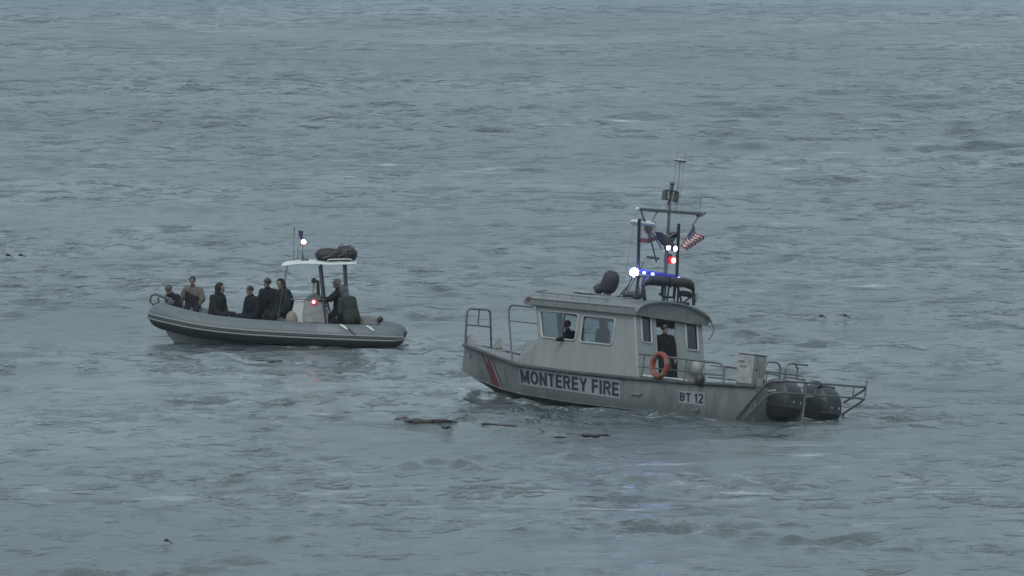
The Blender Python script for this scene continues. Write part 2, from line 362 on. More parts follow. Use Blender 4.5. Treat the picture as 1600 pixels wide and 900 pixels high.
    mu_=mu; mu=n.nodes.new('ShaderNodeMath'); mu.operation='MAXIMUM'; L.new(mu_.outputs[0],mu.inputs[0]); L.new(wm_.outputs[0],mu.inputs[1])
    mu2=n.nodes.new('ShaderNodeMath'); mu2.operation='MULTIPLY'; mu2.inputs[1].default_value=.62; L.new(mu.outputs[0],mu2.inputs[0])
    dfs=n.nodes.new('ShaderNodeBsdfDiffuse'); dfs.inputs[0].default_value=(.55,.6,.62,1)
    ms=n.nodes.new('ShaderNodeMixShader'); L.new(mu2.outputs[0],ms.inputs[0]); L.new(b.outputs[0],ms.inputs[1]); L.new(dfs.outputs[0],ms.inputs[2])
    L.new(ms.outputs[0],n.nodes['Material Output'].inputs['Surface'])
    me.materials.append(m)
make_water()
# ------------------------------------------------------------------ the fire boat (x forward, y to port, centre line at y=-.15)
C=-.15
fb=empty('patrol_boat',FIRE)
tag(fb,'bare aluminium fire boat with cabin, mast and twin outboards, lettered MONTEREY FIRE','boat')
SEC=[(-5.6,1.55,1.02,1.42,.06,-.35),(-4.5,1.56,.98,1.43,.06,-.40),(-3,1.57,.93,1.43,.07,-.43),(-1.2,1.57,.90,1.43,.08,-.45),(1,1.56,.89,1.40,.10,-.45),(2.9,1.50,.93,1.26,.18,-.40),
     (3.8,1.38,1.07,1.08,.26,-.26),(4.5,1.22,1.18,.90,.36,-.02),(5.1,1.00,1.25,.76,.46,.20),(5.6,.74,1.30,.62,.56,.40),(6.0,.48,1.34,.46,.64,.57)]
def sec(x):
    x=max(-5.6,min(6.0,x))
    for a,b in zip(SEC,SEC[1:]):
        if a[0]<=x<=b[0]:
            t=(x-a[0])/(b[0]-a[0]); t2=t; return [a[i]+(b[i]-a[i])*t2 for i in range(6)]
def side(x,z,off=0):
    _,b,zg,c,zc,_k=sec(x); t=(z-zc)/(zg-zc); return (x,C+c+(b-c)*t+off,z)
xs=sorted(set([s_[0] for s_ in SEC]+[i*.4-5.6 for i in range(29)]))
h=MB(); rings=[]
for x in xs:
    _,b,zg,c,zc,k=sec(x)
    rings.append([(x,C,k),(x,C+c*.55,k+(zc-k)*.5),(x,C+c,zc),(x,C+b,zg),(x,C+b-.07,zg),(x,C-b+.07,zg),(x,C-b,zg),(x,C-c,zc),(x,C-c*.55,k+(zc-k)*.5)])
h.loft(rings,mis=[1,1,0,0,2,0,0,1,1],cap=False)
# drop the lid, add inner bulwarks later
keep=[(f,m) for f,m in zip(h.f,h.m) if m!=2]; h.f=[f for f,m in keep]; h.m=[m for f,m in keep]
n9=9; L0=(len(xs)-1)*n9
h.add([h.v[i] for i in range(9)],[(0,1,2),(2,3,4),(2,4,5),(2,5,7),(5,6,7),(0,2,7),(7,8,0)],0); h.add([h.v[L0+i] for i in range(9)],[(2,1,0),(4,3,2),(5,4,2),(7,5,2),(7,6,5),(7,2,0),(0,8,7)],0)
hull=h.build('hull',[HULL,DARKP],fb,ang=25)
# weld seams / strakes on the plating
w=MB()
for xx in (-3.9,-.95,1.6,3.6):
    w.tube([side(xx,sec(xx)[2]-.04,.006),side(xx,sec(xx)[4]+.03,.006)],.012,6)
w.tube([side(x,sec(x)[4]+.01,.008) for x in xs if x<5.9],.016,6)
w.box(side(-1.45,.5,.03),(.34,.05,.05)); w.box(side(-3.55,.25,.03),(.22,.05,.06)); w.box(side(5.5,1.05,.02),(.1,.04,.06))
w.build('plate_seam',HULL,hull)
# decks
d=MB(); rg=[]
for x in [x for x in xs if x>=-1.25]:
    _,b,zg,c,zc,k=sec(x); rg.append([(x,C+b-.07,zg-.02),(x,C,zg+.03),(x,C-b+.07,zg-.02)])
d.loft(rg,close=False,cap=False); d.build('foredeck',ROOF,fb)
d=MB(); rg=[]
for x in [x for x in xs if x<=-1.1]:
    _,b,zg,c,zc,k=sec(x); rg.append([(x,C+b-.07,zg-.002),(x,C+b-.10,.55),(x,C,.57),(x,C-b+.10,.55),(x,C-b+.07,zg-.002)])
d.loft(rg,close=False,cap=False); d.box((-5.5,C,.78),(.08,2.98,.44)); d.build('cockpit_sole',ROOF,fb)
rb=MB()
for s_ in (1,-1):
    rb.tube([(x,C+s_*(sec(x)[1]+.02),sec(x)[2]-.015) for x in xs],.05,8)
rb.tube([(6.02,C+.48,1.33),(6.02,C-.48,1.33)],.05,8)
rb.build('rub_rail',RUB,fb)
# bow stripe and lettering
st=MB()
def strip(x0,x1,x2,x3,off,n=8):   # band from gunwale (x0..x1) to chine (x2..x3)
    vs=[]
    for i in range(n+1):
        t=i/n
        for a,b_ in ((x0,x2),(x1,x3)):
            x=a+(b_-a)*t; _,b,zg,c,zc,k=sec(x); z=(zg-.07)+(zc-.0-(zg-.07))*t; vs.append(side(x,z,off))
    return vs,[(2*i,2*i+1,2*i+3,2*i+2) for i in range(n)]
st.add(*strip(4.72,4.33,4.26,3.86,.006)); st.build('red_bow_stripe',REDP,hull)
st=MB(); st.add(*strip(4.33,4.26,3.86,3.80,.006)); st.build('white_bow_stripe',SIGN,hull)
st=MB(); st.add(*strip(4.24,4.18,3.78,3.73,.006)); st.build('dark_bow_stripe',INK,hull)
def onside(x0,x1,zt0,zt1,zb0,zb1,off):
    def f(u,v,w_):
        x=x0+(x1-x0)*u; zt=zt0+(zt1-zt0)*u; zb=zb0+(zb1-zb0)*u; return side(x,zb+(zt-zb)*v,off+max(0,w_)*.5)
    return f
def sign(txt,x0,x1,zt0,zt1,zb0,zb1,pad,bold,space=1.0):
    f=onside(x0,x1,zt0,zt1,zb0,zb1,.006); n=14; vs=[]
    pu=pad/abs(x1-x0); pv=pad/abs(zt0-zb0)
    for i in range(n+1):
        u=-pu+(1+2*pu)*i/n; vs+=[f(u,-pv,0),f(u,1+pv,0)]
    bk=MB(); bk.add(vs,[(2*i,2*i+2,2*i+3,2*i+1) for i in range(n)]); bo=bk.build('lettering_panel',SIGN,hull)
    t=text_mb(txt,onside(x0,x1,zt0,zt1,zb0,zb1,.010)); t.build('lettering',INK,bo,smooth=False)
sign('MONTEREY FIRE',2.88,-.80,.815,.745,.475,.385,.045,.030,.98)
sign('BT 12',-2.97,-3.80,.66,.68,.445,.43,.04,.030)
# cabin
def yw(z,s_=1): return C+s_*(1.30-.03*(z-.95))
cabin=MB()
wins=[rr(1.21,1.71,2.40,2.40,.09),rr(-.12,1.69,1.04,2.38,.09)]
def skew(lp): return [(u+(.24*(v-1.71)/.69 if u>2.0 else 0),v) for u,v in lp]
wins[0]=skew(wins[0])
outl=[(-1.18,.86),(2.60,.92),(2.54,1.64),(2.80,2.56),(-.78,2.56)]
for s_ in (1,-1):
    plate_mb(outl,wins,.05,lambda u,v,w_,s_=s_:(u,yw(v,s_)-s_*.025+w_,v),0,cabin)
def ax(z): return -1.18+.25*(z-.95)
top=[(C+1.24*math.cos(t),2.52+.44*math.sin(t)) for t in [math.pi*k/14 for k in range(15)]]
outa=[(C-1.29,.58),(-.40,.58),(-.38,2.68),(.38,2.68),(.38,.58),(C+1.29,.58)]+top
outa=[(C+1.29,.58)]+top+[(C-1.29,.58),(-.40,.58),(-.38,2.68),(.38,2.68),(.38,.58)]
wa=[rr(.55,1.86,.92,2.54,.06),rr(-1.20,1.84,-.76,2.52,.06)]
plate_mb(outa,wa,.05,lambda u,v,w_:(ax(v)+w_,u,v),0,cabin)
def fx_(z): return 2.54+.28*(z-1.64)
wf=[rr(C+.45,1.75,C+1.15,2.42,.08),rr(C-.33,1.75,C+.33,2.42,.08),rr(C-1.15,1.75,C-.45,2.42,.08)]
plate_mb([(C-1.27,1.5),(C+1.27,1.5),(C+1.26,2.56),(C-1.26,2.56)],wf,.05,lambda u,v,w_:(fx_(v)+w_,u,v),0,cabin)
cab=cabin.build('cabin',CAB,fb,ang=30)
# forward trunk step
tk=MB(); pr=[(2.5,.9),(3.45,.98),(3.25,1.50),(3.12,1.60),(2.5,1.65)]
tk.loft([[(x,C+s_*(1.26-.0*(z-.9)-(.22 if x>3 else 0)),z) for x,z in pr] for s_ in (-1,1)]); tk.build('cabin_trunk',CAB,fb,ang=30)
# windows: trim and panes
def window(lp,f,gl=GLASS,panes=None,name='window'):
    t=MB(); t.tube([f(u,v,.03) for u,v in lp],.028,6,closed=True); wo=t.build(name,TRIM,cab)
    p=plate_mb(panes or lp,[],.008,lambda u,v,w_:f(u,v,w_)); p.build('pane',gl,wo,smooth=False)
    return wo
fp=lambda u,v,w_:(u,yw(v)-.025+w_,v); fs_=lambda u,v,w_:(u,yw(v,-1)+.025-w_,v)
window(wins[0],fp,GLASS,[(u if u>1.72 else 1.72,v) for u,v in wins[0]])
m_=MB(); m_.box((1.74,yw(2.05)-.03,2.055),(.035,.03,.68)); m_.build('window_post',DRAIL,cab)
window(wins[1],fp,GLASS)
for lp in wins: window(lp,fs_,CLEAR)
for lp in wa: window(lp,lambda u,v,w_:(ax(v)-w_,u,v),GLASSD)
for lp in wf: window(lp,lambda u,v,w_:(fx_(v)+w_,u,v),CLEAR,name='windscreen')
df=MB(); df.tube([(ax(z)-.02,y,z) for y,z in ((.38,.58),(.38,2.68),(-.38,2.68),(-.40,.58))],.022,6); df.build('door_frame',CAB,cab)
# corner strip aft port, bright edge
cs=MB(); cs.box((-1.0,C+1.285,1.75),(.05,.035,1.65),Matrix.Rotation(R(14),3,'Y')); cs.build('corner_trim',TRIM,cab)
# interior
it=MB(); it.box((.7,C,.60),(3.6,2.45,.05),mi=0); it.box((2.15,C,1.2),(.55,2.4,.85),mi=0); it.box((1.9,C+.55,1.66),(.12,.5,.10),mi=0)
it.box((.55,-1.0,1.05),(.55,.6,.8),mi=0); it.box((.3,-1.0,1.75),(.1,.5,.7),mi=0,bev=.05); it.box((1.1,.55,1.0),(.5,.55,.75),mi=0)
it.box((.82,.55,1.75),(.10,.5,.68),mi=0,bev=.05); it.tube([(1.8,.55,1.55),(1.72,.55,1.6)],.03,8)
it.tube([(1.72+.06*math.sin(a),.55+.2*math.cos(a),1.62+.18*math.sin(a)) for a in [k*math.pi/8 for k in range(16)]],.018,6,closed=True)
it.build('interior',INT,cab)
# roof
rf=MB(); prof=[(1.38,2.52),(1.40,2.66),(1.34,2.74),(1.0,2.86),(.6,2.95),(0,3.01)]
prof=prof+[(-a,b) for a,b in prof[-2::-1]]
def rsec(x,k,dz): return [(x,C+y*k,2.52+(z-2.52)*dz) for y,z in prof]
rf.loft([rsec(-.92,.985,.96),rsec(-.90,1,1),rsec(2.2,1,1),rsec(2.85,1,.97),rsec(3.12,.98,.82),rsec(3.18,.96,.5)])
roof=rf.build('roof',ROOF,fb,ang=40)
# fascia shadow gap strip and rain gutter
g=MB()
for s_ in (1,-1): g.tube([(-.9,C+s_*1.415,2.70),(3.1,C+s_*1.405,2.68)],.014,6)
g.build('gutter',RAIL,roof)
vz=MB(); a_=[(-.93,C+1.42*math.cos(t)*.99,2.62+.39*math.sin(t)) for t in [math.pi*(.03+.94*k/16) for k in range(17)]]
b_=[(-1.0,y*1.0,z-.01) for x,y,z in a_]
vz.loft([[(x,y,z) for x,y,z in a_],[(x,y,z) for x,y,z in b_],[(x,y,z-.045) for x,y,z in b_],[(x,y,z-.045) for x,y,z in a_]],close=False,cap=False)
vz.build('visor',ROOF,roof)
# roof rail
rl=MB(); P=arc([(.25,1.08,2.86),(2.95,1.08,2.87),(2.98,.6,2.96)],.08); rl.tube(P,.015,6)
for x in (.35,.95,1.55,2.1,2.62): rl.tube([(x,1.08,2.86),(x,1.10,2.76)],.013,6)
rl.tube(arc([(.25,-1.38,2.86),(2.9,-1.38,2.87)],.05),.015,6)
for x in (.35,1.2,2.1,2.62): rl.tube([(x,-1.38,2.86),(x,-1.36,2.76)],.013,6)
rl.build('roof_rail',RAIL,roof)
nl=MB(); nl.box((2.98,1.20,2.66),(.14,.10,.13),bev=.02); nl.build('port_navigation_light',REDP,fb)
hb=MB(); hb.box((1.95,.15,3.0),(.62,.5,.05),bev=.02); hb.box((.95,-.1,3.03),(.30,.22,.09),bev=.03); hb.build('roof_hatch',DWHITE,roof)
gr=MB(); gr.tube(arc([(-1.02,-1.50,2.66),(-1.10,-1.58,2.40),(-1.0,-1.48,2.15)],.1),.018,6); gr.build('grab_rail',RAIL,fb)
# bow gate
bgx=5.85; bt=MB(); bt.tube(arc([(bgx,.46,1.32),(bgx,.56,2.28),(bgx,-.30,2.34),(bgx,-.52,1.34)],.14),.030,8)
bt.tube([(bgx,.50,1.86),(bgx,-.42,1.90)],.022,8); bt.tube([(bgx,.10,2.30),(bgx,.08,1.88)],.020,8); bt.build('bow_gate',RAIL,fb)
for (x,y) in ((5.78,.34),(5.7,-.66)):
    q=MB(); q.loft([[(x-.2,y+s_*.06,1.30),(x+.16,y+s_*.06,1.30),(x+.12,y+s_*.06,1.55),(x-.02,y+s_*.06,1.62),(x-.12,y+s_*.06,1.5)] for s_ in (-1,1)]); q.build('gate_bracket',DWHITE,fb)
cl=MB(); cl.tube([(5.2,C,1.2),(5.2,C,1.42)],.05,8); cl.tube([(5.2,C+.14,1.36),(5.2,C-.14,1.36)],.03,8); cl.build('bollard',DWHITE,fb)
for s_ in (1,-1):
    br=MB(); y=C+s_*1.40
    br.tube(arc([(2.80,C+s_*1.36,2.47),(3.66,y,2.46),(3.56,y,2.02),(3.26,y,.98)],.22,7),.026,8); br.tube([(2.66,C+s_*1.3,2.05),(3.56,y,2.05)],.018,8); br.build('bow_rail',RAIL,fb)
    sr=MB(); y=C+s_*1.52
    sr.tube(arc([(-1.20,C+s_*1.34,1.53),(-1.5,y,1.53),(-4.38,y,1.50),(-4.44,y,.98)],.22,7),.027,8); sr.tube([(-1.2,C+s_*1.34,1.21),(-4.42,y,1.20)],.019,8)
    for x in (-1.55,-3.05): sr.tube([(x,y,1.53),(x,y,.95)],.02,8)
    sr.build('side_rail',RAIL,fb)
# locker at the port quarter with its frame
lk=MB(); lk.box((-4.85,.85,1.43),(.55,.5,.78),bev=.03); lk.box((-4.85,.85,1.83),(.60,.55,.035),bev=.01); lko=lk.build('deck_locker',DWHITE,fb)
q=MB(); q.box((-4.72,1.105,1.62),(.2,.012,.05)); q.box((-4.78,1.105,1.50),(.26,.012,.03)); q.build('latch',RAIL,lko)
q=MB(); q.tube(arc([(-5.0,.98,1.84),(-5.22,.98,1.7),(-5.28,.98,1.0)],.1),.022,8); q.tube([(-5.1,.98,1.45),(-5.26,.98,1.45)],.018,8); q.build('locker_frame',RAIL,fb)
q=MB(); q.box((-5.35,.95,1.05),(.18,.2,.34),bev=.02); q.build('transom_post',HULL,fb)
for (y0,y1) in ((1.08,.46),):
    q=MB(); q.tube(arc([(-5.5,y0,.95),(-5.5,y0-.02,1.68),(-5.5,y1+.02,1.69),(-5.5,y1,.95)],.2,7),.025,8); q.tube([(-5.5,y0,1.38),(-5.5,y1,1.38)],.02,8); q.build('transom_rail',RAIL,fb)
q=MB(); q.tube(arc([(-5.5,.30,.95),(-5.5,.27,1.72),(-5.5,-.52,1.74)],.2,7),.025,8); q.tube(arc([(-5.5,-.05,1.73),(-5.5,-.18,1.60),(-5.5,-.16,1.34),(-5.5,-.50,1.36)],.12),.022,8); q.tube([(-5.5,.28,1.36),(-5.5,-.2,1.36)],.02,8); q.build('transom_rail',RAIL,fb)
# engine guard: two bars round the outboards
for (z0,z1,xo,rr_) in ((.14,1.28,6.62,.030),(.02,.98,6.58,.027)):
    q=MB(); y=1.42
    path=[(-5.0-(.16 if z0<.1 else 0),y-.05,z0),(-6.0-(.12 if z0<.1 else 0),y,z1-.12),(-6.35,y-.1,z1-.06),(-xo,C-1.52,z1+.10),(-5.85,C-1.50,z1-.36)]
    q.tube(arc(path,.22,7),rr_,8); q.build('engine_guard',RAIL,fb)
for a_,b_,r_ in (((-6.46,.1,.99),(-6.46,.1,1.30),.018),((-6.46,-1.3,1.01),(-6.46,-1.3,1.36),.018),((-6.6,-1.6,1.02),(-6.6,-1.6,1.54),.02),((-5.5,1.38,.38),(-5.5,1.38,.70),.018),((-6.42,.42,.1),(-6.42,.42,1.28),.026)):
    q=MB(); q.tube([a_,b_],r_,6); q.build('guard_upright',RAIL,fb)
q=MB(); q.box((-6.42,.1,1.33),(.12,.30,.03)); q.build('guard_step',RAIL,fb)
# outboards
def outboard(y):
    e=bpy.data.objects.new('outboard_motor',None); COL.objects.link(e); e.parent=fb; e.location=(-5.36,y,-.02)
    rg=[]
    for z,x0,x1,wd in ((.30,-.14,-.60,.17),(.38,-.02,-.84,.31),(.60,.03,-.94,.355),(.62,.05,-.96,.365),(.92,.06,-.93,.36),(1.12,.02,-.82,.33),(1.24,-.04,-.68,.26),(1.29,-.12,-.54,.18),(1.31,-.24,-.40,.06)):
        cx=(x0+x1)/2; hx=(x0-x1)/2; rg.append([(cx+hx*math.copysign(abs(math.cos(t))**.45,math.cos(t)),wd*math.copysign(abs(math.sin(t))**.45,math.sin(t)),z) for t in [2*math.pi*k/20 for k in range(20)]])
    m=MB(); m.loft(rg); cw=m.build('cowl',COWL,e,ang=50)
    m=MB()
    for s_ in (1,-1):
        m=MB(); m.box((-.34,s_*.362,.98),(.36,.012,.05),Matrix.Rotation(R(8),3,'Y')); m.build('cowl_trim',TRIM,cw)
    m=MB()
    for y_ in (.13,-.13):
        m=MB(); m.ell((-.955,y_,.75),(.012,.035,.035)); m.build('cowl_badge',TRIM,cw)
    m=MB()
    def ringz(z,x0,x1,wd): 
        cx=(x0+x1)/2; hx=(x0-x1)/2; return [(cx+hx*math.copysign(abs(math.cos(t))**.45,math.cos(t)),wd*math.copysign(abs(math.sin(t))**.45,math.sin(t)),z) for t in [2*math.pi*k/28 for k in range(28)]]
    m.tube(ringz(.61,.055,-.965,.368),.016,6,closed=True); m.build('cowl_seam',BLACK,cw)
    m=MB(); m.loft([[(-.1-.5*a,s_*.30,1.0+.27*a) for s_ in (-1,1)]+[(-.1-.5*a,s_*.30,1.03+.27*a) for s_ in (1,-1)] for a in (0,.5,1)]); m.build('cowl_handle',RUB,cw)
    m=MB(); m.loft([[(-.2+a,b,z) for a,b in ((.12,.09),(-.2,.08),(-.2,-.08),(.12,-.09))] for z in (.38,-.1,-.7)]); m.tube([(-.15,0,-.72),(-.55,0,-.72)],[.06,.09],10); m.box((-.3,0,-.45),(.55,.3,.03)); m.build('midsection',BLACK,e)
    m=MB(); m.box((.02,0,.72),(.2,.24,.5)); m.build('mounting_bracket',BLACK,e)
    m=MB()
    for k in range(3):
        a=k*2.1; m.ell((-.6,.11*math.cos(a),-.72+.11*math.sin(a)),(.02,.10,.06),8,5,Matrix.Rotation(a,3,'X'))
    m.build('propeller',RAIL,e)
outboard(.57); outboard(-.87)
# ball fender and small gear
q=MB(); q.ell((-3.72,1.50,1.02),(.13,.13,.18)); q.tube([(-3.72,1.5,1.15),(-3.72,1.40,1.5)],.012,5); q.build('ball_fender',BLACK,fb)
q=MB(); q.ell((-1.28,-.88,1.40),(.16,.16,.22)); q.build('deck_drum',DWHITE,fb)
q=MB(); q.box((-1.9,.9,.99),(1.2,.5,.06),bev=.02); q.build('cockpit_bench',WHITE,fb)
# mast
MX=-.75; ms=MB(); ms.tube([(MX,.08,2.98),(MX,.22,4.6),(MX,.33,5.70)],[.055,.045,.036],10)
mast=ms.build('mast',RAIL,fb)
q=MB(); q.box((MX,.28,5.30),(.08,2.36,.085),Matrix.Rotation(R(3.5),3,'X').inverted(),bev=.015); 
q.box((MX,-.90,5.36),(.14,.24,.05),Matrix.Rotation(R(-25),3,'X')); q.build('crossbar',RAIL,mast)
q=MB(); q.tube([(MX,1.35,5.22),(MX,.95,4.70),(MX,.52,3.95)],.022,6); q.tube([(MX,.72,5.26),(MX,1.0,4.75)],.018,6);  q.tube([(MX+.05,.42,5.3),(MX,.28,5.72)],.016,6)
q.tube([(MX,.40,4.32),(MX,.75,4.62),(MX,1.0,4.74)],.015,6); q.build('mast_brace',RAIL,mast); q=MB(); q.tube([(MX,-.84,5.32),(MX,-.62,5.02)],.022,6); q.build('mast_brace',RAIL,mast)
q=MB(); q.ell((MX,1.47,5.22),(.06,.06,.06)); q.build('anchor_light',WHITE,mast)
q=MB(); q.tube([(MX,.30,5.62),(MX,.31,5.98)],.05,8); q.box((MX,.52,5.70),(.12,.10,.26)); q.box((MX,.10,5.70),(.12,.08,.26)); q.box((MX,.31,5.84),(.12,.34,.03)); q.box((MX,.31,5.60),(.12,.4,.03)); q.ell((MX,.31,6.02),(.07,.07,.05)); q.build('camera_head',DRAIL,mast)
q=MB(); q.tube([(MX-.02,.06,5.36),(MX-.02,.14,6.62)],[.022,.014],6); q.ell((MX-.02,.14,6.64),(.19,.19,.045)); q.build('satellite_antenna',DWHITE,mast)
for a_,b_,r_ in (((MX-.02,-.03,5.6),(MX-.02,-.01,7.0),.005),((MX-.02,.27,5.7),(MX-.02,.28,6.95),.005),((MX,-.84,5.36),(MX,-.83,5.80),.010),((MX,1.5,5.2),(MX,1.62,3.4),.005)):
    q=MB(); q.tube([a_,b_],r_,5); q.build('whip_aerial',RAIL,mast)
q=MB(); q.ell((MX+.25,.95,4.90),(.33,.36,.10),20,8); q.tube([(MX+.2,.95,4.8),(MX+.1,.6,4.55)],.03,6); q.build('radar_dome',WHITE,mast)
q=MB(); q.loft([[(MX-.12+a*.12,.30+b,4.72-c) for b,c in ((.42,.0),(.12,.10),(.0,.02),(-.14,.08),(-.20,-.08),(-.05,.14+.1),(.08,.32),(.2,.26))] for a in (-1,1)]); q.build('loud_hailer',DRAIL,mast)
q=MB(); q.box((MX,.68,4.05),(.08,.42,.06)); q.box((MX,.16,4.46),(.10,.44,.07)); q.box((MX,.12,4.10),(.12,.16,.22)); q.build('lamp_bracket',DRAIL,mast)
LW=mat('white_lamp',(1,1,1),.3,emit=(1,.84,.95),es=5); LR=mat('red_lamp',(.6,.05,.06),.3,emit=(1,.30,.36),es=5); LB=mat('blue_strobe_lamp',(.6,.65,1),.3,emit=(.30,.36,1),es=26); LB2=mat('blue_lens',(.03,.04,.25),.2,emit=(.12,.15,1),es=.10); LRc=mat('red_lens',(.35,.01,.02),.25,emit=(1,.02,.05),es=.25)
for y in (.28,.02):
    q=MB(); q.tube([(MX-.03,y,4.37),(MX-.12,y,4.37)],[.070,.08],14); lo=q.build('floodlight',DRAIL,mast)
    q=MB(); q.ell((MX-.125,y,4.37),(.03,.068,.068),14,8); q.build('lens',LW,lo)
q=MB(); q.tube([(MX-.05,.10,4.06),(MX-.13,.08,4.06)],.10,14); lo=q.build('red_warning_light',LRc,mast)
q=MB(); q.ell((MX-.15,.05,4.06),(.03,.07,.07),12,8); q.build('lens',LR,lo)
# thick black whip aerials
for (y0,z0,y1,z1) in ((1.15,3.62,1.36,4.98),(-.30,3.62,-.12,5.03)):
    q=MB(); q.tube([(MX,y0,z0),(MX,y1,z1)],.042,8); q.tube([(MX,y0-.01,3.0),(MX,y0,z0)],.02,6); q.build('dipole_aerial',BLACK,fb)
# blue light bar across the roof
lb=bpy.data.objects.new('light_bar',None); COL.objects.link(lb); lb.parent=fb; lb.location=(MX,0,0)
q=MB(); q.box((0,.52,3.56),(.22,1.75,.05),Matrix.Rotation(R(-3),3,'X'),bev=.015)
for y in (1.1,-.05): q.tube([(0,y,3.56),(0,y,2.98)],.025,6)
q.build('base',DRAIL,lb)
for y,z,mm in ((1.32,3.60,LB),):
    q=MB(); q.ell((-.02,y,z),(.11,.115,.115),16,10); q.build('strobe',mm,lb)
bl=bpy.data.lights.new('strobe_glow','POINT'); bl.energy=7; bl.color=(.12,.18,1); bl.shadow_soft_size=.12; blo=bpy.data.objects.new('strobe_glow',bl); COL.objects.link(blo); blo.parent=lb; blo.location=(-.26,1.05,3.78)
for y0,y1 in ((1.17,.84),(.80,.50),(.46,.16),(.12,-.18)):
    q=MB(); q.box((0,(y0+y1)/2,3.66-.0*y0),(.17,abs(y0-y1),.10),bev=.03); q.build('dome',LB2,lb)
for y in (1.02,.70,-.28):
    q=MB(); q.ell((-.09,y,3.63),(.03,.06,.04),12,8); q.build('strobe',mat('blue_flash',(.5,.6,1),.3,emit=(.22,.30,1),es=(3 if y>0 else 1.5)),lb)
# black padded hoop and gear rack behind the mast
hoops=[arc([(MX-.15,.93,2.93),(MX-.15,1.08,3.30),(MX-.15,.92,3.46),(MX-.15,.24,3.48)],.16,6), arc([(MX-.15,.16,3.50),(MX-.15,-.60,3.55),(MX-.15,-.82,3.40),(MX-.15,-.90,3.0)],.22,6)]
q=MB()
for k,hp in enumerate(hoops):
    n_=len(hp); rs=[]
    for i in range(n_):
        t=i/(n_-1); t=1-t if k==1 else t; rs.append(.045+.075*min(1,max(0,(t-.25)/.35))*(1 if k==0 else 1)+.012*math.sin(i*1.9))
    q.tube(hp,rs,10)
rack=q.build('padded_hoop',HOSE,fb)
q=MB(); 
for y in (.30,-.15): q.tube([(MX-.1,y,3.5),(MX-.1,y-.02,3.14)],.035,7)
q.tube([(MX-.1,.38,3.16),(MX-.1,.2,3.10),(MX-.1,-.2,3.12)],.03,7); q.box((MX-.1,-.60,3.26),(.14,.44,.15),bev=.05)
q.tube([(MX-.1,-.25,3.45),(MX-.1,-.5,3.0),(MX-.1,-.8,3.2)],.03,7); q.tube([(MX-.1,-.1,2.98),(MX-.1,-.75,3.02)],.04,7)
q.tube([(MX-.1,-.30,3.4),(MX-.1,-.34,2.98)],.03,7); q.build('gear_rack',HOSE,rack)
q=MB(); q.tube([(MX-.1,.02,3.44),(MX-.1,.03,3.44)],.09,12); q.build('speaker_horn',RAIL,rack); q=MB(); q.tube([(MX-.1,-1.0,3.36),(MX-.12,-1.04,3.22),(MX-.1,-1.0,3.1)],.012,5); q.build('cable_loop',RAIL,rack)
# roof side stay and clutter
q=MB(); q.tube([(.95,C,2.98),(MX+.4,.9,3.55)],.016,6); q.tube([(.6,C+.3,2.98),(MX,.98,3.9)],.012,6); q.tube([(.5,-.5,2.96),(-.2,.6,3.4)],.014,6); q.build('mast_stay',RAIL,fb)
q=MB(); q.box((.35,.25,3.08),(.36,.28,.16),bev=.05); q.ell((.0,.3,3.08),(.16,.16,.12)); q.tube([(.3,.7,2.95),(.1,.6,3.25),(-.1,.75,3.28)],.02,6); q.build('roof_gear',DRAIL,fb)
# covered water cannon
mo=bpy.data.objects.new('water_cannon',None); COL.objects.link(mo); mo.parent=fb; mo.location=(1.52,C,3.0)
q=MB(); q.tube([(0,0,-.06),(0,0,.10)],[.12,.09],10); q.build('base',DRAIL,mo)
def lump(p): return 1+.10*noise.noise(Vector(p)*2.3)
q=MB(); rg=[]
for t,r1 in ((-.05,.08),(0,.15),(.2,.21),(.5,.235),(.8,.225),(1.0,.16),(1.08,.05)):
    cx=.06-.20*t; cz=.10+.50*t
    rg.append([(cx+r1*math.cos(a)*.85*(1+.12*math.sin(3*a+t*5)),r1*math.sin(a)*1.05*(1+.10*math.sin(2*a+t*4)),cz+r1*math.cos(a)*.45) for a in [2*math.pi*k/16 for k in range(16)]])
q.loft(rg); q.build('cover',FABD,mo,ang=60)
q=MB(); q.tube([(.12,.05,.22),(.30,.12,.10)],[.13,.14],12); q.build('nozzle',BLACK,mo)
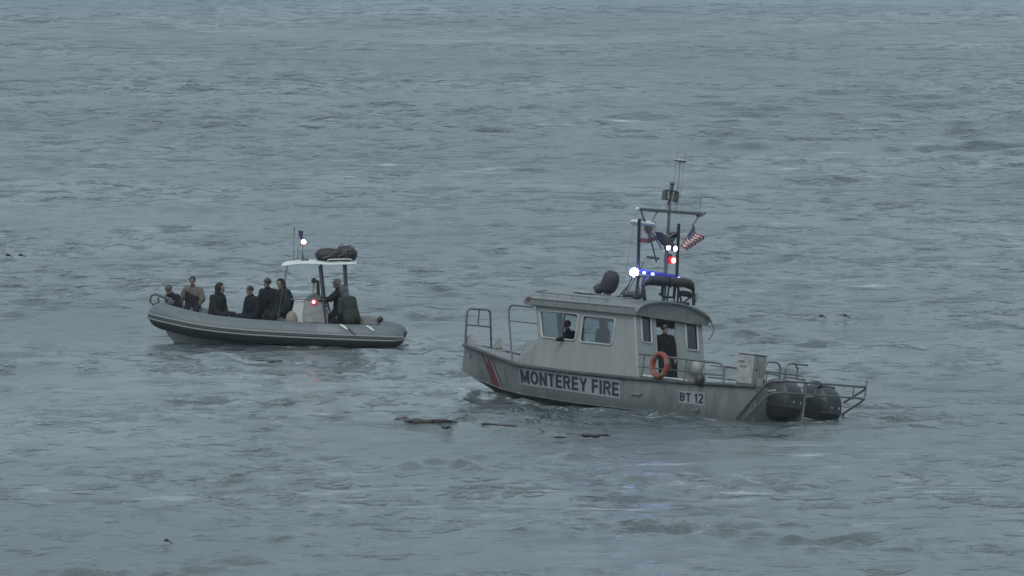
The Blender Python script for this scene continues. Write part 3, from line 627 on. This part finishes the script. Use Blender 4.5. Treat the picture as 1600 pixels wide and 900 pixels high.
# ------------------------------------------------------------------ life ring, flags (hang on the boat, things of their own)
def place(o,M): o.matrix_world=M
lr=empty('life_ring',FIRE@Matrix.Translation((-2.26,1.50,1.29))@Matrix.Scale(.94,4))
tag(lr,'orange life ring hanging on the port side rail by the cabin door','life ring')
n_=32; q=MB(); ring=[(.27*math.cos(2*math.pi*k/n_),0,.31*math.sin(2*math.pi*k/n_)) for k in range(n_)]
q.tube(ring,.085,10,closed=True,flat=.8); q.build('ring',mat('orange_ring',(.19,.032,.024),.55,noise_amt=.3,nscale=8),lr)
for k in (3,13,19,27):
    q=MB(); a=[ring[(k+i)%n_] for i in range(3)]; q.tube(a,.091,10,flat=.82); q.build('reflective_band',mat('worn_band',(.16,.10,.085),.6,noise_amt=.3),lr)
def cloth(name,label,cat,pts,mats,mfun,nu,nv,thick=.006):
    """pts(u,v)->fire boat local point"""
    o=empty(name,FIRE@Matrix.Translation(pts(0,0)))
    tag(o,label,cat); q=MB(); vs=[];base=Vector(pts(0,0))
    for k in (0,1):
        for i in range(nu+1):
            for j in range(nv+1):
                p=Vector(pts(i/nu,j/nv))-base; vs.append((p.x+k*thick,p.y,p.z))
    N=(nu+1)*(nv+1); 
    for i in range(nu):
        for j in range(nv):
            a=i*(nv+1)+j; q_=(a,a+1,a+nv+2,a+nv+1); mi=mfun((i+.5)/nu,(j+.5)/nv)
            q.f.append(q_); q.m.append(mi); q.f.append(tuple(N+t for t in q_[::-1])); q.m.append(mi)
    for i in range(nu):
        for j in (0,nv):
            a=i*(nv+1)+j; b=a+nv+1; q.f.append((a,b,N+b,N+a)); q.m.append(0)
    for j in range(nv):
        for i in (0,nu):
            a=i*(nv+1)+j; b=a+1; q.f.append((a,b,N+b,N+a)); q.m.append(0)
    q.v=vs; q.build('cloth',mats,o,ang=80); return o
FR=mat('flag_red',(.28,.03,.045),.8); FW=mat('flag_white',(.50,.50,.49),.8); FB=mat('flag_blue',(.025,.03,.09),.8); FBR=mat('flag_brown',(.12,.085,.06),.8)
# national flag: hoist runs along the halyard from crossbar down to the aerial
def usf(u,v):
    hy=-.60+.40*v; hz=5.06-.58*v
    fy=-.22*u-.36*max(0,u-.35); fz=-.50*u+.14*u*u+.10*max(0,u-.5)
    fy*= (1-.25*v); fz*=(1-.72*v)
    wv=.09*math.sin(u*7+v*1.5)*u
    return (MX-.1+wv, hy+fy-.04*math.sin(u*9)*u, hz+fz+.03*math.sin(u*11+v*2)*u)
def usm(u,v):
    if u<.42 and v<7/13:
        ii=int(u/.42*11); jj=int(v/(7/13)*9)
        return 3 if (ii%2==1 and jj%2==1) else 2
    return 0 if int(v*13)%2==0 else 1
cloth('national_flag','striped red and white flag with blue canton flying under the mast crossbar','flag',usf,[FR,FW,FB,FW],usm,26,26)
def caf(u,v):
    wv=.07*math.sin(u*8+v*2)
    return (MX+wv*u+.05, 1.34-.74*u-.06*v, 5.02-.66*v-.06*u+.12*u*v+.04*math.sin(u*8)*u+.10*math.sin(v*2.5)*u)
def cam_(u,v):
    if v>.84: return 1
    if ((u-.52)/.22)**2+((v-.48)/.2)**2<1: return 2
    return 0
FR2=mat('flag_faded_red',(.20,.07,.07),.8); FW=mat('flag_soft_white',(.36,.37,.36),.8)
cloth('state_flag','white flag with red lower stripe and brown emblem flying beside the left mast aerial','flag',caf,[FW,FR2,FBR],cam_,24,24)
# ------------------------------------------------------------------ people
def V3(*a): return Vector(a)
def ik(a,b,l1,l2,pole):
    d=b-a; L=min(d.length,(l1+l2)*.995); d=d.normalized(); t=(l1*l1-l2*l2+L*L)/(2*L); h_=math.sqrt(max(0,l1*l1-t*t))
    p=(pole-d*pole.dot(d)); p=p.normalized() if p.length>1e-4 else Vector((0,0,1)); return a+d*t+p*h_, a+d*L
def person(label,M,hip=.0,lean=10,turn=0,hyaw=0,hpitch=0,hands=None,feet=None,jacket=(.02,.02,.024),trousers=(.015,.016,.02),
           head='hair',hcol=None,scale=1.0,group=None,poleL=None,poleR=None,stripe=None,bulk=1.0,side_lean=0):
    """local frame: x forward, y left, z up, origin at the seat or floor point; hip = height of the pelvis"""
    root=empty('person',M@Matrix.Scale(scale,4)); tag(root,label,'person',group)
    T=Matrix.Rotation(R(turn),3,'Z')@Matrix.Rotation(R(lean),3,'Y')@Matrix.Rotation(R(side_lean),3,'X')
    pel=V3(0,0,hip+.10); t=lambda x,y,z: pel+T@V3(x,y,z)
    ch=t(0,0,.30); nk=t(.0,0,.50); sh={1:t(-.01,.185,.435),-1:t(-.01,-.185,.435)}
    hd=T@Matrix.Rotation(R(hyaw),3,'Z')@Matrix.Rotation(R(hpitch-lean*.8),3,'Y')
    hc=nk+T@V3(.02,0,.06)+hd@V3(.02,0,.115)
    hands=hands or {1:(.35,.15,hip+.12),-1:(.35,-.15,hip+.12)}
    feet=feet or {1:(.5,.14,hip-.40),-1:(.5,-.14,hip-.40)}
    J={}
    for s_ in (1,-1):
        pole=(poleL if s_==1 else poleR) or (-.3,s_*.5,-.9)
        el,wr=ik(sh[s_],V3(*hands[s_]),.29,.26,V3(*pole)); hp=pel+Matrix.Rotation(R(turn),3,'Z')@V3(0,s_*.095,0)
        kn,an=ik(hp,V3(*feet[s_]),.44,.42,V3(1,s_*.15,.5)); J[s_]=(el,wr,hp,kn,an)
    b=MB()
    for s_ in (1,-1):
        el,wr,hp,kn,an=J[s_]
        b.cap_(hp,t(0,s_*.07,.30),.11,.10); b.cap_(t(0,s_*.06,.25),t(0,s_*.10,.40),.115,.09); b.cap_(t(0,s_*.06,.45),sh[s_],.06,.062)
        b.cap_(sh[s_],el,.056,.042); b.cap_(el,wr,.042,.028); b.cap_(hp,kn,.085,.055); b.cap_(kn,an,.055,.038)
        b.cap_(an+V3(0,0,-.02),an+V3(.15,s_*.02,-.05),.04,.032)
        dr=(wr-el).normalized(); b.cap_(wr,wr+dr*.08,.028,.036)
    b.cap_(pel,ch,.12,.12); b.cap_(t(0,0,.42),nk+T@V3(.02,0,.07),.062,.056)
    b.ell(hc+hd@V3(-.012,0,.03),(.098,.079,.092),14,10,hd.to_3x3()); b.ell(hc+hd@V3(.025,0,-.045),(.066,.058,.075),12,8,hd)
    b.ell(hc+hd@V3(.10,0,-.005),(.018,.014,.026),8,6,hd); b.ell(hc+hd@V3(.082,0,-.085),(.022,.025,.02),8,6,hd)
    for s_ in (1,-1): b.ell(hc+hd@V3(-.005,s_*.082,-.005),(.020,.012,.032),8,6,hd)
    body=remesh(b,.015,3)
    # hands: four unequal curled fingers and a thumb
    for s_ in (1,-1):
        el,wr,hp,kn,an=J[s_]; dr=(wr-el).normalized(); sdv=dr.cross(V3(0,0,1)); sdv=sdv.normalized() if sdv.length>.1 else V3(0,1,0)
        dn=sdv.cross(dr).normalized(); dn=dn if dn.z<0 else -dn
        for k,(o_,L_) in enumerate(((-.030,.060),(-.010,.075),(.010,.070),(.028,.052))):
            p0=wr+dr*.075+sdv*o_; p1=p0+dr*L_*.6+dn*.012; p2=p1+dr*L_*.35+dn*.035
            body.tube([p0,p1,p2],[.0095,.009,.007],6)
        p0=wr+dr*.03-sdv*.030*s_; body.tube([p0,p0+dr*.035-sdv*s_*.035,p0+dr*.065-sdv*s_*.040+dn*.01],[.012,.0105,.008],6)
    nskin=len(body.f)
    for s_ in (1,-1): body.ell(hc+hd@V3(.079,s_*.031,.008),(.010,.013,.008),8,6,hd,1)
    body.ell(hc+hd@V3(.086,0,-.055),(.010,.024,.006),8,6,hd,2)
    body.build('body',[SKIN,EYE,LIP],root,ang=60)
    j=MB(); k_=bulk
    for s_ in (1,-1):
        el,wr,hp,kn,an=J[s_]
        j.cap_(t(0,s_*.08,-.02),t(0,s_*.08,.30),.135*k_,.125*k_); j.cap_(t(0,s_*.07,.25),t(0,s_*.11,.385),.14*k_,.115*k_)
        j.cap_(t(0,s_*.05,.44),sh[s_],.085*k_,.085*k_); j.cap_(sh[s_],el,.086*k_,.070*k_); j.cap_(el,el.lerp(wr,.92),.068*k_,.048*k_)
    j.cap_(t(0,0,.0),t(0,0,.38),.14*k_,.13*k_); j.cap_(t(0,0,.44),t(.01,0,.53),.078,.076)
    jm=remesh(j,.017,3)
    # creases in the cloth
    cr=[]
    for v in jm.v:
        p=Vector(v); nn=noise.noise(p*7+V3(hip,lean,turn)); cr.append(tuple(p+(p-pel-T@V3(0,0,.25)).normalized()*nn*.014))
    jm.v=cr
    mj=mat('jacket_cloth',jacket,.85,noise_amt=.35,nscale=7)
    mats=[mj]
    if stripe:   # a jacket in two colours: pale yoke, dark lower front
        mats.append(mat('jacket_yoke',stripe,.85,noise_amt=.3,nscale=7))
        Ti=T.inverted()
        for i,f in enumerate(jm.f):
            c_=sum((Vector(jm.v[a]) for a in f),Vector())/len(f); l=Ti@(c_-pel)
            if l.z>.34-(.5*l.y) or abs(l.y)>.20: jm.m[i]=1
    jm.build('jacket',mats,root,ang=60)
    l=MB(); l.cap_(pel+V3(0,.07,0),pel+V3(0,-.07,0),.125,.125)
    for s_ in (1,-1):
        el,wr,hp,kn,an=J[s_]; l.cap_(hp,kn,.108,.078); l.cap_(kn,kn.lerp(an,.95),.078,.056)
    remesh(l,.018,3).build('trousers',mat('trouser_cloth',trousers,.85,noise_amt=.3,nscale=7),root,ang=60)
    for s_ in (1,-1):
        el,wr,hp,kn,an=J[s_]; q=MB(); q.cap_(an+V3(-.03,0,-.035),an+V3(.17,s_*.02,-.05),.050,.042); q.cap_(an,an+V3(-.01,0,.10),.052,.055); q.build('boot',BOOT,root)
    q=MB()
    if head=='hair':
        q.ell(hc+hd@V3(-.022,0,.040),(.103,.086,.094),16,10,hd,fn=lambda p:1+.05*noise.noise(p*6)); q.build('hair',hcol or HAIR,root,ang=60)
    elif head=='hood':
        q.ell(hc+hd@V3(-.035,0,.02),(.125,.108,.135),16,12,hd,fn=lambda p:(1.03+.05*noise.noise(p*4)) if p.x<.55 else .75); q.cap_(hc+hd@V3(-.05,0,-.09),nk,.095,.10); q.build('hood',hcol or mj,root,ang=60)
    elif head=='cap':
        q.ell(hc+hd@V3(-.015,0,.045),(.106,.088,.082),16,10,hd); q.ell(hc+hd@V3(.105,0,.045),(.065,.06,.010),12,6,hd); q.build('cap',hcol or BLACK,root,ang=60)
    elif head=='beanie':
        q.ell(hc+hd@V3(-.020,0,.045),(.108,.092,.096),16,10,hd); q.build('beanie',hcol or BLACK,root,ang=60)
    return root
def at(MM,x,y,z,yawworld):
    p=MM@Vector((x,y,z)); return Matrix.Translation(p)@Matrix.Rotation(R(yawworld),4,'Z')
# yawworld: 180 faces the left of the picture, 270 the camera, 0 the right, 90 away
G='people crowded in the bow of the inflatable boat'
person('foremost person in the inflatable boat, hunched in a dark jacket with a grey hood',at(RIB,2.86,-.55,.66,215),scale=1.10,bulk=1.15,lean=16,hyaw=10,hpitch=25,jacket=(.014,.014,.02),head='beanie',hcol=mat('grey_knit',(.06,.07,.072),.9),hands={1:(.28,.12,.32),-1:(.3,-.1,.25)},group=G,feet={1:(.05,.15,-.12),-1:(.05,-.15,-.12)})
person('bare-headed person facing the camera in a tan and dark diagonal jacket',at(RIB,2.42,-.85,.88,262),scale=1.06,lean=4,hyaw=0,jacket=(.022,.022,.028),stripe=(.085,.076,.064),hands={1:(.24,.14,.10),-1:(.10,-.30,.02)},group=G,bulk=1.08,poleL=(0,.9,-.3),poleR=(0,-.9,-.3),feet={1:(.42,.15,-.42),-1:(.42,-.15,-.42)})
person('person in dark jacket looking aft, right of the one in tan',at(RIB,1.76,-.70,.66,325),scale=1.13,bulk=1.18,lean=10,hyaw=15,hpitch=10,head='hood',jacket=(.018,.020,.022),hands={1:(.30,.12,.10),-1:(.30,-.15,.08)},group=G,feet={1:(.4,.15,-.30),-1:(.4,-.15,-.30)})
person('person in black alone amidships with bare face looking left, dark jacket hanging loose',at(RIB,.66,-.55,.68,215),scale=1.10,lean=8,hyaw=0,hpitch=8,jacket=(.012,.013,.016),hands={1:(.22,.22,.05),-1:(.30,-.1,.06)},group=G,bulk=1.2,feet={1:(.4,.15,-.32),-1:(.4,-.15,-.32)})
person('person in black partly hidden behind the broad one beside the console',at(RIB,.24,-.80,.88,240),scale=1.12,bulk=1.2,lean=8,hyaw=-15,head='beanie',jacket=(.012,.012,.018),hands={1:(.3,.2,.05),-1:(.3,-.1,.06)},group=G,feet={1:(.4,.15,-.42),-1:(.4,-.15,-.42)})
person('broad person in dark green jacket leaning just left of the white console',at(RIB,-.30,.05,.93,200),scale=1.13,lean=12,hyaw=30,hpitch=15,head='hood',jacket=(.016,.022,.021),hands={1:(.25,.2,.05),-1:(.30,-.1,.0)},group=G,bulk=1.5,feet={1:(.4,.15,-.44),-1:(.4,-.15,-.44)})
person('helmsman in black with grey cap reaching one arm to the console',at(RIB,-1.76,-.05,1.04,184),scale=1.06,bulk=1.15,lean=2,jacket=(.012,.012,.015),head='cap',hcol=mat('grey_cap',(.20,.21,.21),.8),hands={1:(.50,.25,.36),-1:(.48,-.12,.30)},group='crew at the helm of the inflatable boat',feet={1:(.35,.15,-.62),-1:(.35,-.15,-.62)},poleL=(-.2,.3,-.9))
person('bowed person in a bulky dark green coat sitting beside the helmsman',at(RIB,-2.16,.62,.84,140),scale=1.2,lean=22,hpitch=18,hyaw=0,jacket=(.026,.036,.031),head='hood',hcol=mat('blue_grey_hood',(.05,.065,.085),.85),hands={1:(.25,.15,.02),-1:(.25,-.2,.0)},group='crew at the helm of the inflatable boat',bulk=1.2,feet={1:(.4,.15,-.42),-1:(.4,-.15,-.42)})
# fire boat crew
person('person in black standing in the open cabin doorway of the fire boat',at(FIRE,-.92,-.17,.72,280),hip=.80,lean=3,hyaw=20,jacket=(.010,.010,.014),hands={1:(.14,.26,.80),-1:(.10,-.28,.78)},feet={1:(.02,.11,.10),-1:(.02,-.11,.10)},head='beanie',bulk=1.08)
person('crew member at the fire boat helm with an elbow out of the open side window',at(FIRE,1.80,.66,1.36,140),lean=6,hyaw=0,hpitch=0,jacket=(.010,.010,.014),hands={1:(-.05,.62,.42),-1:(.25,-.18,.30)},poleL=(-.9,.3,-.3),feet={1:(.4,.15,-.5),-1:(.4,-.15,-.5)},scale=.98)
# ------------------------------------------------------------------ the inflatable boat
ib=empty('inflatable_boat',RIB)
tag(ib,'grey rigid inflatable boat crowded with people, white console and canopy','boat')
def tubepath():
    P=[(-3.66,.98,.48,.05),(-3.62,.98,.48,.14),(-3.52,.98,.48,.22),(-3.34,.99,.47,.29),(-2.95,1.0,.47,.33),(-2,1.0,.46,.335),(-.5,1.0,.46,.34),(.8,1.0,.48,.345),(1.7,.98,.53,.35),(2.25,.92,.59,.36),(2.7,.76,.66,.365),(3.02,.54,.71,.365),(3.20,.28,.735,.36),(3.27,.0,.74,.355)]
    # smooth by Catmull-Rom
    A=[np.array(p) for p in P]; M_=[a*np.array([1,-1,1,1]) for a in A[-2::-1]]; A=A+M_; out=[]
    for i in range(len(A)-1):
        p0=A[max(i-1,0)];p1=A[i];p2=A[i+1];p3=A[min(i+2,len(A)-1)]
        for k in range(5):
            t=k/5; out.append(.5*((2*p1)+(-p0+p2)*t+(2*p0-5*p1+4*p2-p3)*t*t+(-p0+3*p1-3*p2+p3)*t**3))
    out.append(A[-1]); return out
TP=tubepath()
q=MB(); n_=24; rings=[]
for i,p in enumerate(TP):
    a=TP[max(i-1,0)];b=TP[min(i+1,len(TP)-1)]; tx,ty=b[0]-a[0],b[1]-a[1]; L_=math.hypot(tx,ty); ox,oy=-ty/L_,tx/L_   # outward? 
    if True: ox,oy=(-ty/L_,tx/L_)
    rings.append([(p[0]+ox*p[3]*math.cos(2*math.pi*k/n_),p[1]+oy*p[3]*math.cos(2*math.pi*k/n_),p[2]+p[3]*math.sin(2*math.pi*k/n_)) for k in range(n_)])
OUT=[]
for i,p in enumerate(TP):
    a=TP[max(i-1,0)];b=TP[min(i+1,len(TP)-1)]; tx,ty=b[0]-a[0],b[1]-a[1]; L_=math.hypot(tx,ty); OUT.append((-ty/L_,tx/L_))
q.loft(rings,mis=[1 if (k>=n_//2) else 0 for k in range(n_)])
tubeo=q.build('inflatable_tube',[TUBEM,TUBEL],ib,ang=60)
for ang_,rd,mm in ((8,.030,STRAKE),(-12,.034,STRAKE),(-2,.028,RUB)):
    q=MB(); a=R(ang_); q.tube([(p[0]+o[0]*p[3]*math.cos(a)*1.0,p[1]+o[1]*p[3]*math.cos(a)*1.0,p[2]+p[3]*math.sin(a)) for p,o in zip(TP,OUT)],rd,8); q.build('rub_strake',mm,tubeo)
# seams / patch / handles
q=MB(); vs=[]
for i in range(9):
    x=-1.22-.62*i/8
    for k in range(7):
        a=R(15+52*k/6); vs.append((x,1.0+.343*math.cos(a),.46+.343*math.sin(a)))
q.add(vs,[(i*7+k,i*7+k+1,i*7+k+8,i*7+k+7) for i in range(8) for k in range(6)]); q.build('repair_patch',mat('patch_fabric',(.12,.14,.148),.5,noise_amt=.3,nscale=20),tubeo,ang=60)
for x in (-1.98,-2.72):
    q=MB(); q.tube([(x+.12,1.14,.79),(x+.02,1.22,.74),(x-.10,1.30,.66)],[.03,.055,.03],8,flat=.7); q.build('grab_handle',WHITE,tubeo)
q=MB(); q.tube([(-2.08,1.26,.72),(-2.30,1.34,.52),(-2.42,1.33,.40)],.022,6); q.build('strap',BLACK,tubeo)
q=MB()
for x in (-2.6,-.2,.6,1.4):
    pass
q.tube([(x,.80,.76+.03*math.sin(x*4)) for x in np.linspace(-2.9,1.8,40)],.012,5); q.build('grab_line',BLACK,tubeo)
# rigid V hull
q=MB(); rg=[]
for x,c,zc,k in ((-3.25,.80,.22,-.32),(-2,.82,.20,-.36),(0,.82,.20,-.36),(1.5,.82,.26,-.34),(2.1,.78,.32,-.30),(2.6,.66,.38,-.20),(2.85,.48,.44,-.02),(3.05,.28,.48,.18),(3.15,.10,.52,.36)):
    rg.append([(x,0,k),(x,c*.55,k+(zc-k)*.45),(x,c,zc),(x,c*.95,zc+.12),(x,-c*.95,zc+.12),(x,-c,zc),(x,-c*.55,k+(zc-k)*.45)])
q.loft(rg); q.build('rigid_hull',RIBH,ib,ang=30)
# engine cover, seat, console
q=MB(); q.box((-2.62,.10,.70),(.62,.8,.42),bev=.12); q.ell((-2.60,.10,.84),(.36,.36,.16)); eo=q.build('engine_cover',mat('engine_cover_grey',(.09,.10,.10),.6,noise_amt=.3),ib,ang=45)
q=MB(); q.ell((-2.95,.3,.93),(.08,.1,.09)); q.build('latch_cap',BLACK,eo)
q=MB(); q.box((-1.98,-.05,.78),(.5,.8,.62),bev=.08); q.build('helm_seat',INT,ib,ang=45)
q=MB(); q.loft([[(x,s_*w_,z) for x,z in ((-1.50,.45),(-.80,.45),(-.74,1.0),(-.80,1.36),(-1.05,1.44),(-1.32,1.28),(-1.46,1.0))] for s_,w_ in ((-1,.40),(1,.40))]); co=q.build('console',DWHITE,ib,ang=30)
q=MB(); q.loft([[(x,s_*.36,z) for x,z in ((-.78,.45),(-.44,.45),(-.44,1.0),(-.50,1.34),(-.78,1.36))] for s_ in (-1,1)]); q.build('console_front',WHITE,co,ang=30)
q=MB(); q.ell((-.44,.40,.80),(.17,.12,.26)); q.build('seat_cushion',mat('tan_cushion',(.20,.18,.155),.8,noise_amt=.2),co)
q=MB(); q.tube([(-.28,.38,1.38),(-.70,.41,1.40),(-1.40,.41,1.42)],.018,6); q.build('console_rail',DRAIL,co)
q=MB(); q.loft([[(-.62+.06*i,-.36,1.36+.075*i) for i in range(5)],[(-.50+.06*i,0,1.36+.075*i) for i in range(5)],[(-.62+.06*i,.36,1.36+.075*i) for i in range(5)]][::1],close=False,cap=False); q.build('windscreen',CLEAR,co,ang=60)
q=MB(); q.loft([[(x,y,z) for x,z in ((-.80,1.40),(-1.25,1.40),(-1.22,1.50),(-1.05,1.56),(-.90,1.50))] for y in (-.32,.32)]); q.build('instrument_hood',mat('instrument_hood_grey',(.08,.09,.095),.6),co)
q=MB(); q.tube([(-1.0,.2,1.45),(-1.03,.2,1.90)],.030,8); q.build('lamp_stem',DWHITE,co)
q=MB(); q.ell((-1.02,.2,1.93),(.075,.07,.085)); q.tube([(-1.16,.15,1.5),(-1.13,.15,1.94)],[.05,.045],8); q.build('search_lamp',BLACK,co)
q=MB(); q.ell((-1.05,.43,1.34),(.045,.03,.045),12,8); q.build('red_side_lamp',LR,co)
q=MB(); q.tube([(-1.05,.41,1.34),(-1.05,.425,1.34)],.09,12); q.build('red_lamp_housing',LRc,co)
q=MB(); q.tube([(-1.45+.05*math.sin(a),.18*math.cos(a),1.22+.17*math.sin(a)) for a in [k*math.pi/9 for k in range(18)]],.016,6,closed=True); q.tube([(-1.36,0,1.2),(-1.45,0,1.22)],.025,6); q.build('steering_wheel',BLACK,co)
# T-top canopy on posts
q=MB(); rg=[]
for i in range(17):
    t=i/16; x=-.11-2.10*t; z=2.345+.155*t+.05*math.sin(math.pi*min(1,t*1.6))-.02; th=.05 if 0<i<16 else .02
    hw=.62 if 0<i<16 else .55
    rg.append([(x,hw,z),(x,hw*.8,z+th),(x,0,z+th+.03),(x,-hw*.8,z+th),(x,-hw,z),(x,-hw*.8,z-.02),(x,0,z-.02),(x,hw*.8,z-.02)])
q.loft(rg); can=q.build('canopy',mat('canopy_white',(.45,.49,.49),.45,noise_amt=.1),ib,ang=40)
for s_ in (1,-1):
    for (x0,z0,x1,z1,r_) in ((-1.42,.75,-1.17,2.37,.034),(-2.02,.75,-1.86,2.44,.034),(-.05,.75,-.24,2.33,.010)):
        q=MB(); q.tube([(x0,s_*.42,z0),(x1,s_*.50,z1)],r_,8); q.build('canopy_post',DRAIL if r_>.02 else RAIL,ib)
for y in (.45,-.45):
    q=MB(); q.tube(arc([(-1.36,y,2.46),(-1.42,y,2.56),(-2.06,y,2.60),(-2.10,y,2.50)],.05),.022,6); q.build('roof_rack',TRIM,can)
q=MB(); q.ell((-.74,.2,2.50),(.12,.1,.06)); q.tube([(-.70,.2,2.5),(-.66,.2,2.66)],[.04,.03],6); q.build('horn',DRAIL,can)
q=MB(); q.tube([(-.42,.1,2.4),(-.40,.1,3.36)],.010,5); q.ell((-.40,.1,3.37),(.03,.03,.03)); q.build('aerial',RAIL,can)
q=MB(); q.tube([(-.66,.1,2.42),(-.66,.1,3.0)],.009,5); lm=q.build('light_mast',RAIL,can)
q=MB(); q.ell((-.68,.1,3.0),(.065,.065,.065),12,8); q.build('flashing_light',mat('pink_lamp',(.9,.4,.4),.3,emit=(1,.72,.74),es=8),lm)
q=MB(); q.tube([(-.68,.1,2.93),(-.68,.1,2.955)],.075,12); q.build('lamp_base',LRc,lm)
# anchor roller at the bow
q=MB(); q.tube([(2.98,0,1.20),(3.42,0,1.33),(3.56,0,1.29),(3.60,0,1.12),(3.50,0,1.03),(3.35,0,1.10),(3.37,0,1.24)],.032,7); q.tube([(3.44,0,1.33),(3.0,0,1.18)],.04,7); q.box((3.0,0,1.12),(.2,.2,.12),bev=.02); q.build('bow_bracket',DRAIL,ib)
# pennant on the aerial
def pen_pts():
    q=MB(); vs=[]
    for k in (0,1):
        for i in range(9):
            u=i/8
            for j in range(5):
                v=j/4; vs.append((-.53-.13*u*(1-.3*v)-.04*v*v, .1+.02*math.sin(u*7)+k*.006, 3.33-.22*v-.10*u*v-.03*u))
    fs=[(i*5+j,i*5+j+1,i*5+j+6,i*5+j+5) for i in range(8) for j in range(4)]; q.add([tuple(Vector(v)-Vector((-.53,.1,3.33))) for v in vs],fs+[tuple(a+45 for a in f[::-1]) for f in fs]); return q
fl=pen_pts().build('pennant',FB,None,ang=80); fl.matrix_world=RIB@Matrix.Translation((-.53,.1,3.33)); tag(fl,'small dark blue pennant flying above the white canopy','flag')
q=MB(); q.tube([(-.53,.1,2.42),(-.53,.1,3.34)],.007,5); q.build('flag_staff',RAIL,can)
# duffel bags lashed on the canopy
def duffel(label,x,y,z,L_,r_,rot,seed):
    e=empty('duffel_bag',RIB@Matrix.Translation((x,y,z))@Matrix.Rotation(R(rot),4,'Z')); tag(e,label,'bag','bags lashed on the canopy')
    q=MB(); rg=[]
    for i in range(15):
        t=i/14; s_=max(.12,math.sin(math.pi*t)**.28); rg.append([((t-.5)*L_,r_*s_*math.cos(a)*(1.1+.12*noise.noise(Vector((t*3,a,seed)))),r_*.9*s_*math.sin(a)*(1+.22*noise.noise(Vector((t*3,a*.8,seed+4))))) for a in [2*math.pi*k/18 for k in range(18)]])
    q.loft(rg); q.build('bag',mat('bag_nylon',(.008,.009,.011),.6,noise_amt=.5,nscale=9,bump=.5),e,ang=60)
    q=MB()
    for tx in (-.22,.2):
        q.tube([(tx*L_+.05*math.sin(a),r_*1.16*math.cos(a),r_*.98*math.sin(a)) for a in [2*math.pi*k/18 for k in range(18)]],.016,5,closed=True,flat=.5)
    q.tube([(-.42*L_,r_*.7,r_*.55),(-.2*L_,r_*1.0,r_*.45),(.0,r_*1.12,-.02),(.2*L_,r_*1.12,-r_*.3)],.018,5); q.build('strap',mat('strap_grey',(.09,.09,.095),.7),e)
duffel('long black duffel bag with a pale strap, left one on the canopy',-1.40,.1,2.66,.76,.225,4,1)
duffel('lumpy black bag with straps, right one on the canopy',-1.90,.1,2.72,.60,.26,-25,7)
duffel('dark bag tucked behind the two on the canopy',-1.85,-.28,2.70,.5,.20,70,12)
# ------------------------------------------------------------------ kelp and floats on the water
KELP=mat('kelp',(.016,.013,.009),.4,noise_amt=.4,nscale=6)
def kelp(label,pts,group=None,blob=None):
    x0,y0=wpt(*pts[0][:2]); e=empty('floating_kelp',Matrix.Translation((x0,y0,0))); tag(e,label,'kelp',group)
    P=[(wpt(a,b)[0]-x0,wpt(a,b)[1]-y0,c) for a,b,c in pts]
    P=[tuple(p) for p in arc(P,.3,4)]
    q=MB(); rs=[.025+.022*abs(noise.noise(Vector(p)*3.1)) for p in P]; q.tube(P,rs,8,flat=.8); q.build('stem',KELP,e)
    for (a,b,r_) in (blob or []):
        x,y=wpt(a,b); q=MB(); q.ell((x-x0,y-y0,.08),(r_*1.5,r_*1.1,r_*.55),10,8,fn=lambda p:1+.3*noise.noise(p*2+Vector((a,b,0)))); q.build('bulb',KELP,e)
kelp('dark strand of kelp with bulbs floating just left of the fire boat bow',[(628,661,.10),(640,664,.12),(662,665,.14),(680,665,.15),(700,665,.13),(718,664,.06)],blob=[(629,661,.15),(637,663,.12),(648,664,.17),(655,664.5,.14),(668,665,.13),(688,664,.15),(697,664,.12)])
kelp('short dark kelp frond floating just below the long strand',[(694,673,.06),(699,672,.08),(704,670,.06)],blob=[(697,672,.09)])
kelp('thin dark kelp strand at the foot of the red bow stripe',[(748,665,.05),(765,668,.09),(790,669,.07),(806,667,.02)],blob=[(760,667,.07)])
kelp('brown kelp mass in the water below the MONTEREY FIRE lettering',[(905,683,.05),(920,686,.10),(940,685,.08),(952,682,.02)],blob=[(916,685,.10),(931,686,.09),(944,684,.06)])
kelp('small kelp clump left of the brown mass',[(866,686,.05),(872,688,.08),(884,686,.04)],blob=[(872,688,.06)])
def bulb(px,py,r_,label):
    x,y=wpt(px,py); q=MB(); q.ell((0,0,.06),(r_*1.2,r_*1.2,r_*.8),12,8); q.tube([(r_*.8,0,.04),(r_*1.8,0,.03),(r_*3,0,-.03)],[r_*.4,r_*.3,r_*.2],6)
    o=q.build('kelp_bulb',KELP,None); o.location=(x,y,.04); tag(o,label,'kelp','kelp bulbs floating on open water')
bulb(12,403,.06,'dark kelp bulb on open water at far left, the left of its pair')
bulb(32,403,.06,'dark kelp bulb on open water at far left, the right of its pair')
bulb(1283,498.5,.055,'dark kelp bulb behind the fire boat stern, the left of its pair')
bulb(1320,498,.05,'dark kelp bulb behind the fire boat stern, the right of its pair')
bulb(260,851,.045,'lone dark kelp bulb on the open water in the near foreground')

# ------------------------------------------------------------------ faint marine haze
q=MB(); q.box((0,0,10.5),(70000,70000,25.0)); hz=q.build('haze',[],None,smooth=False); tag(hz,kind='stuff')
hm=bpy.data.materials.new('haze_air'); hm.use_nodes=True; n=hm.node_tree; n.nodes.clear(); o_=n.nodes.new('ShaderNodeOutputMaterial'); pv=n.nodes.new('ShaderNodeVolumePrincipled')
pv.inputs['Color'].default_value=(.80,.92,.96,1); pv.inputs['Density'].default_value=.0001; pv.inputs['Anisotropy'].default_value=.1; n.links.new(pv.outputs[0],o_.inputs['Volume']); hz.data.materials.append(hm)
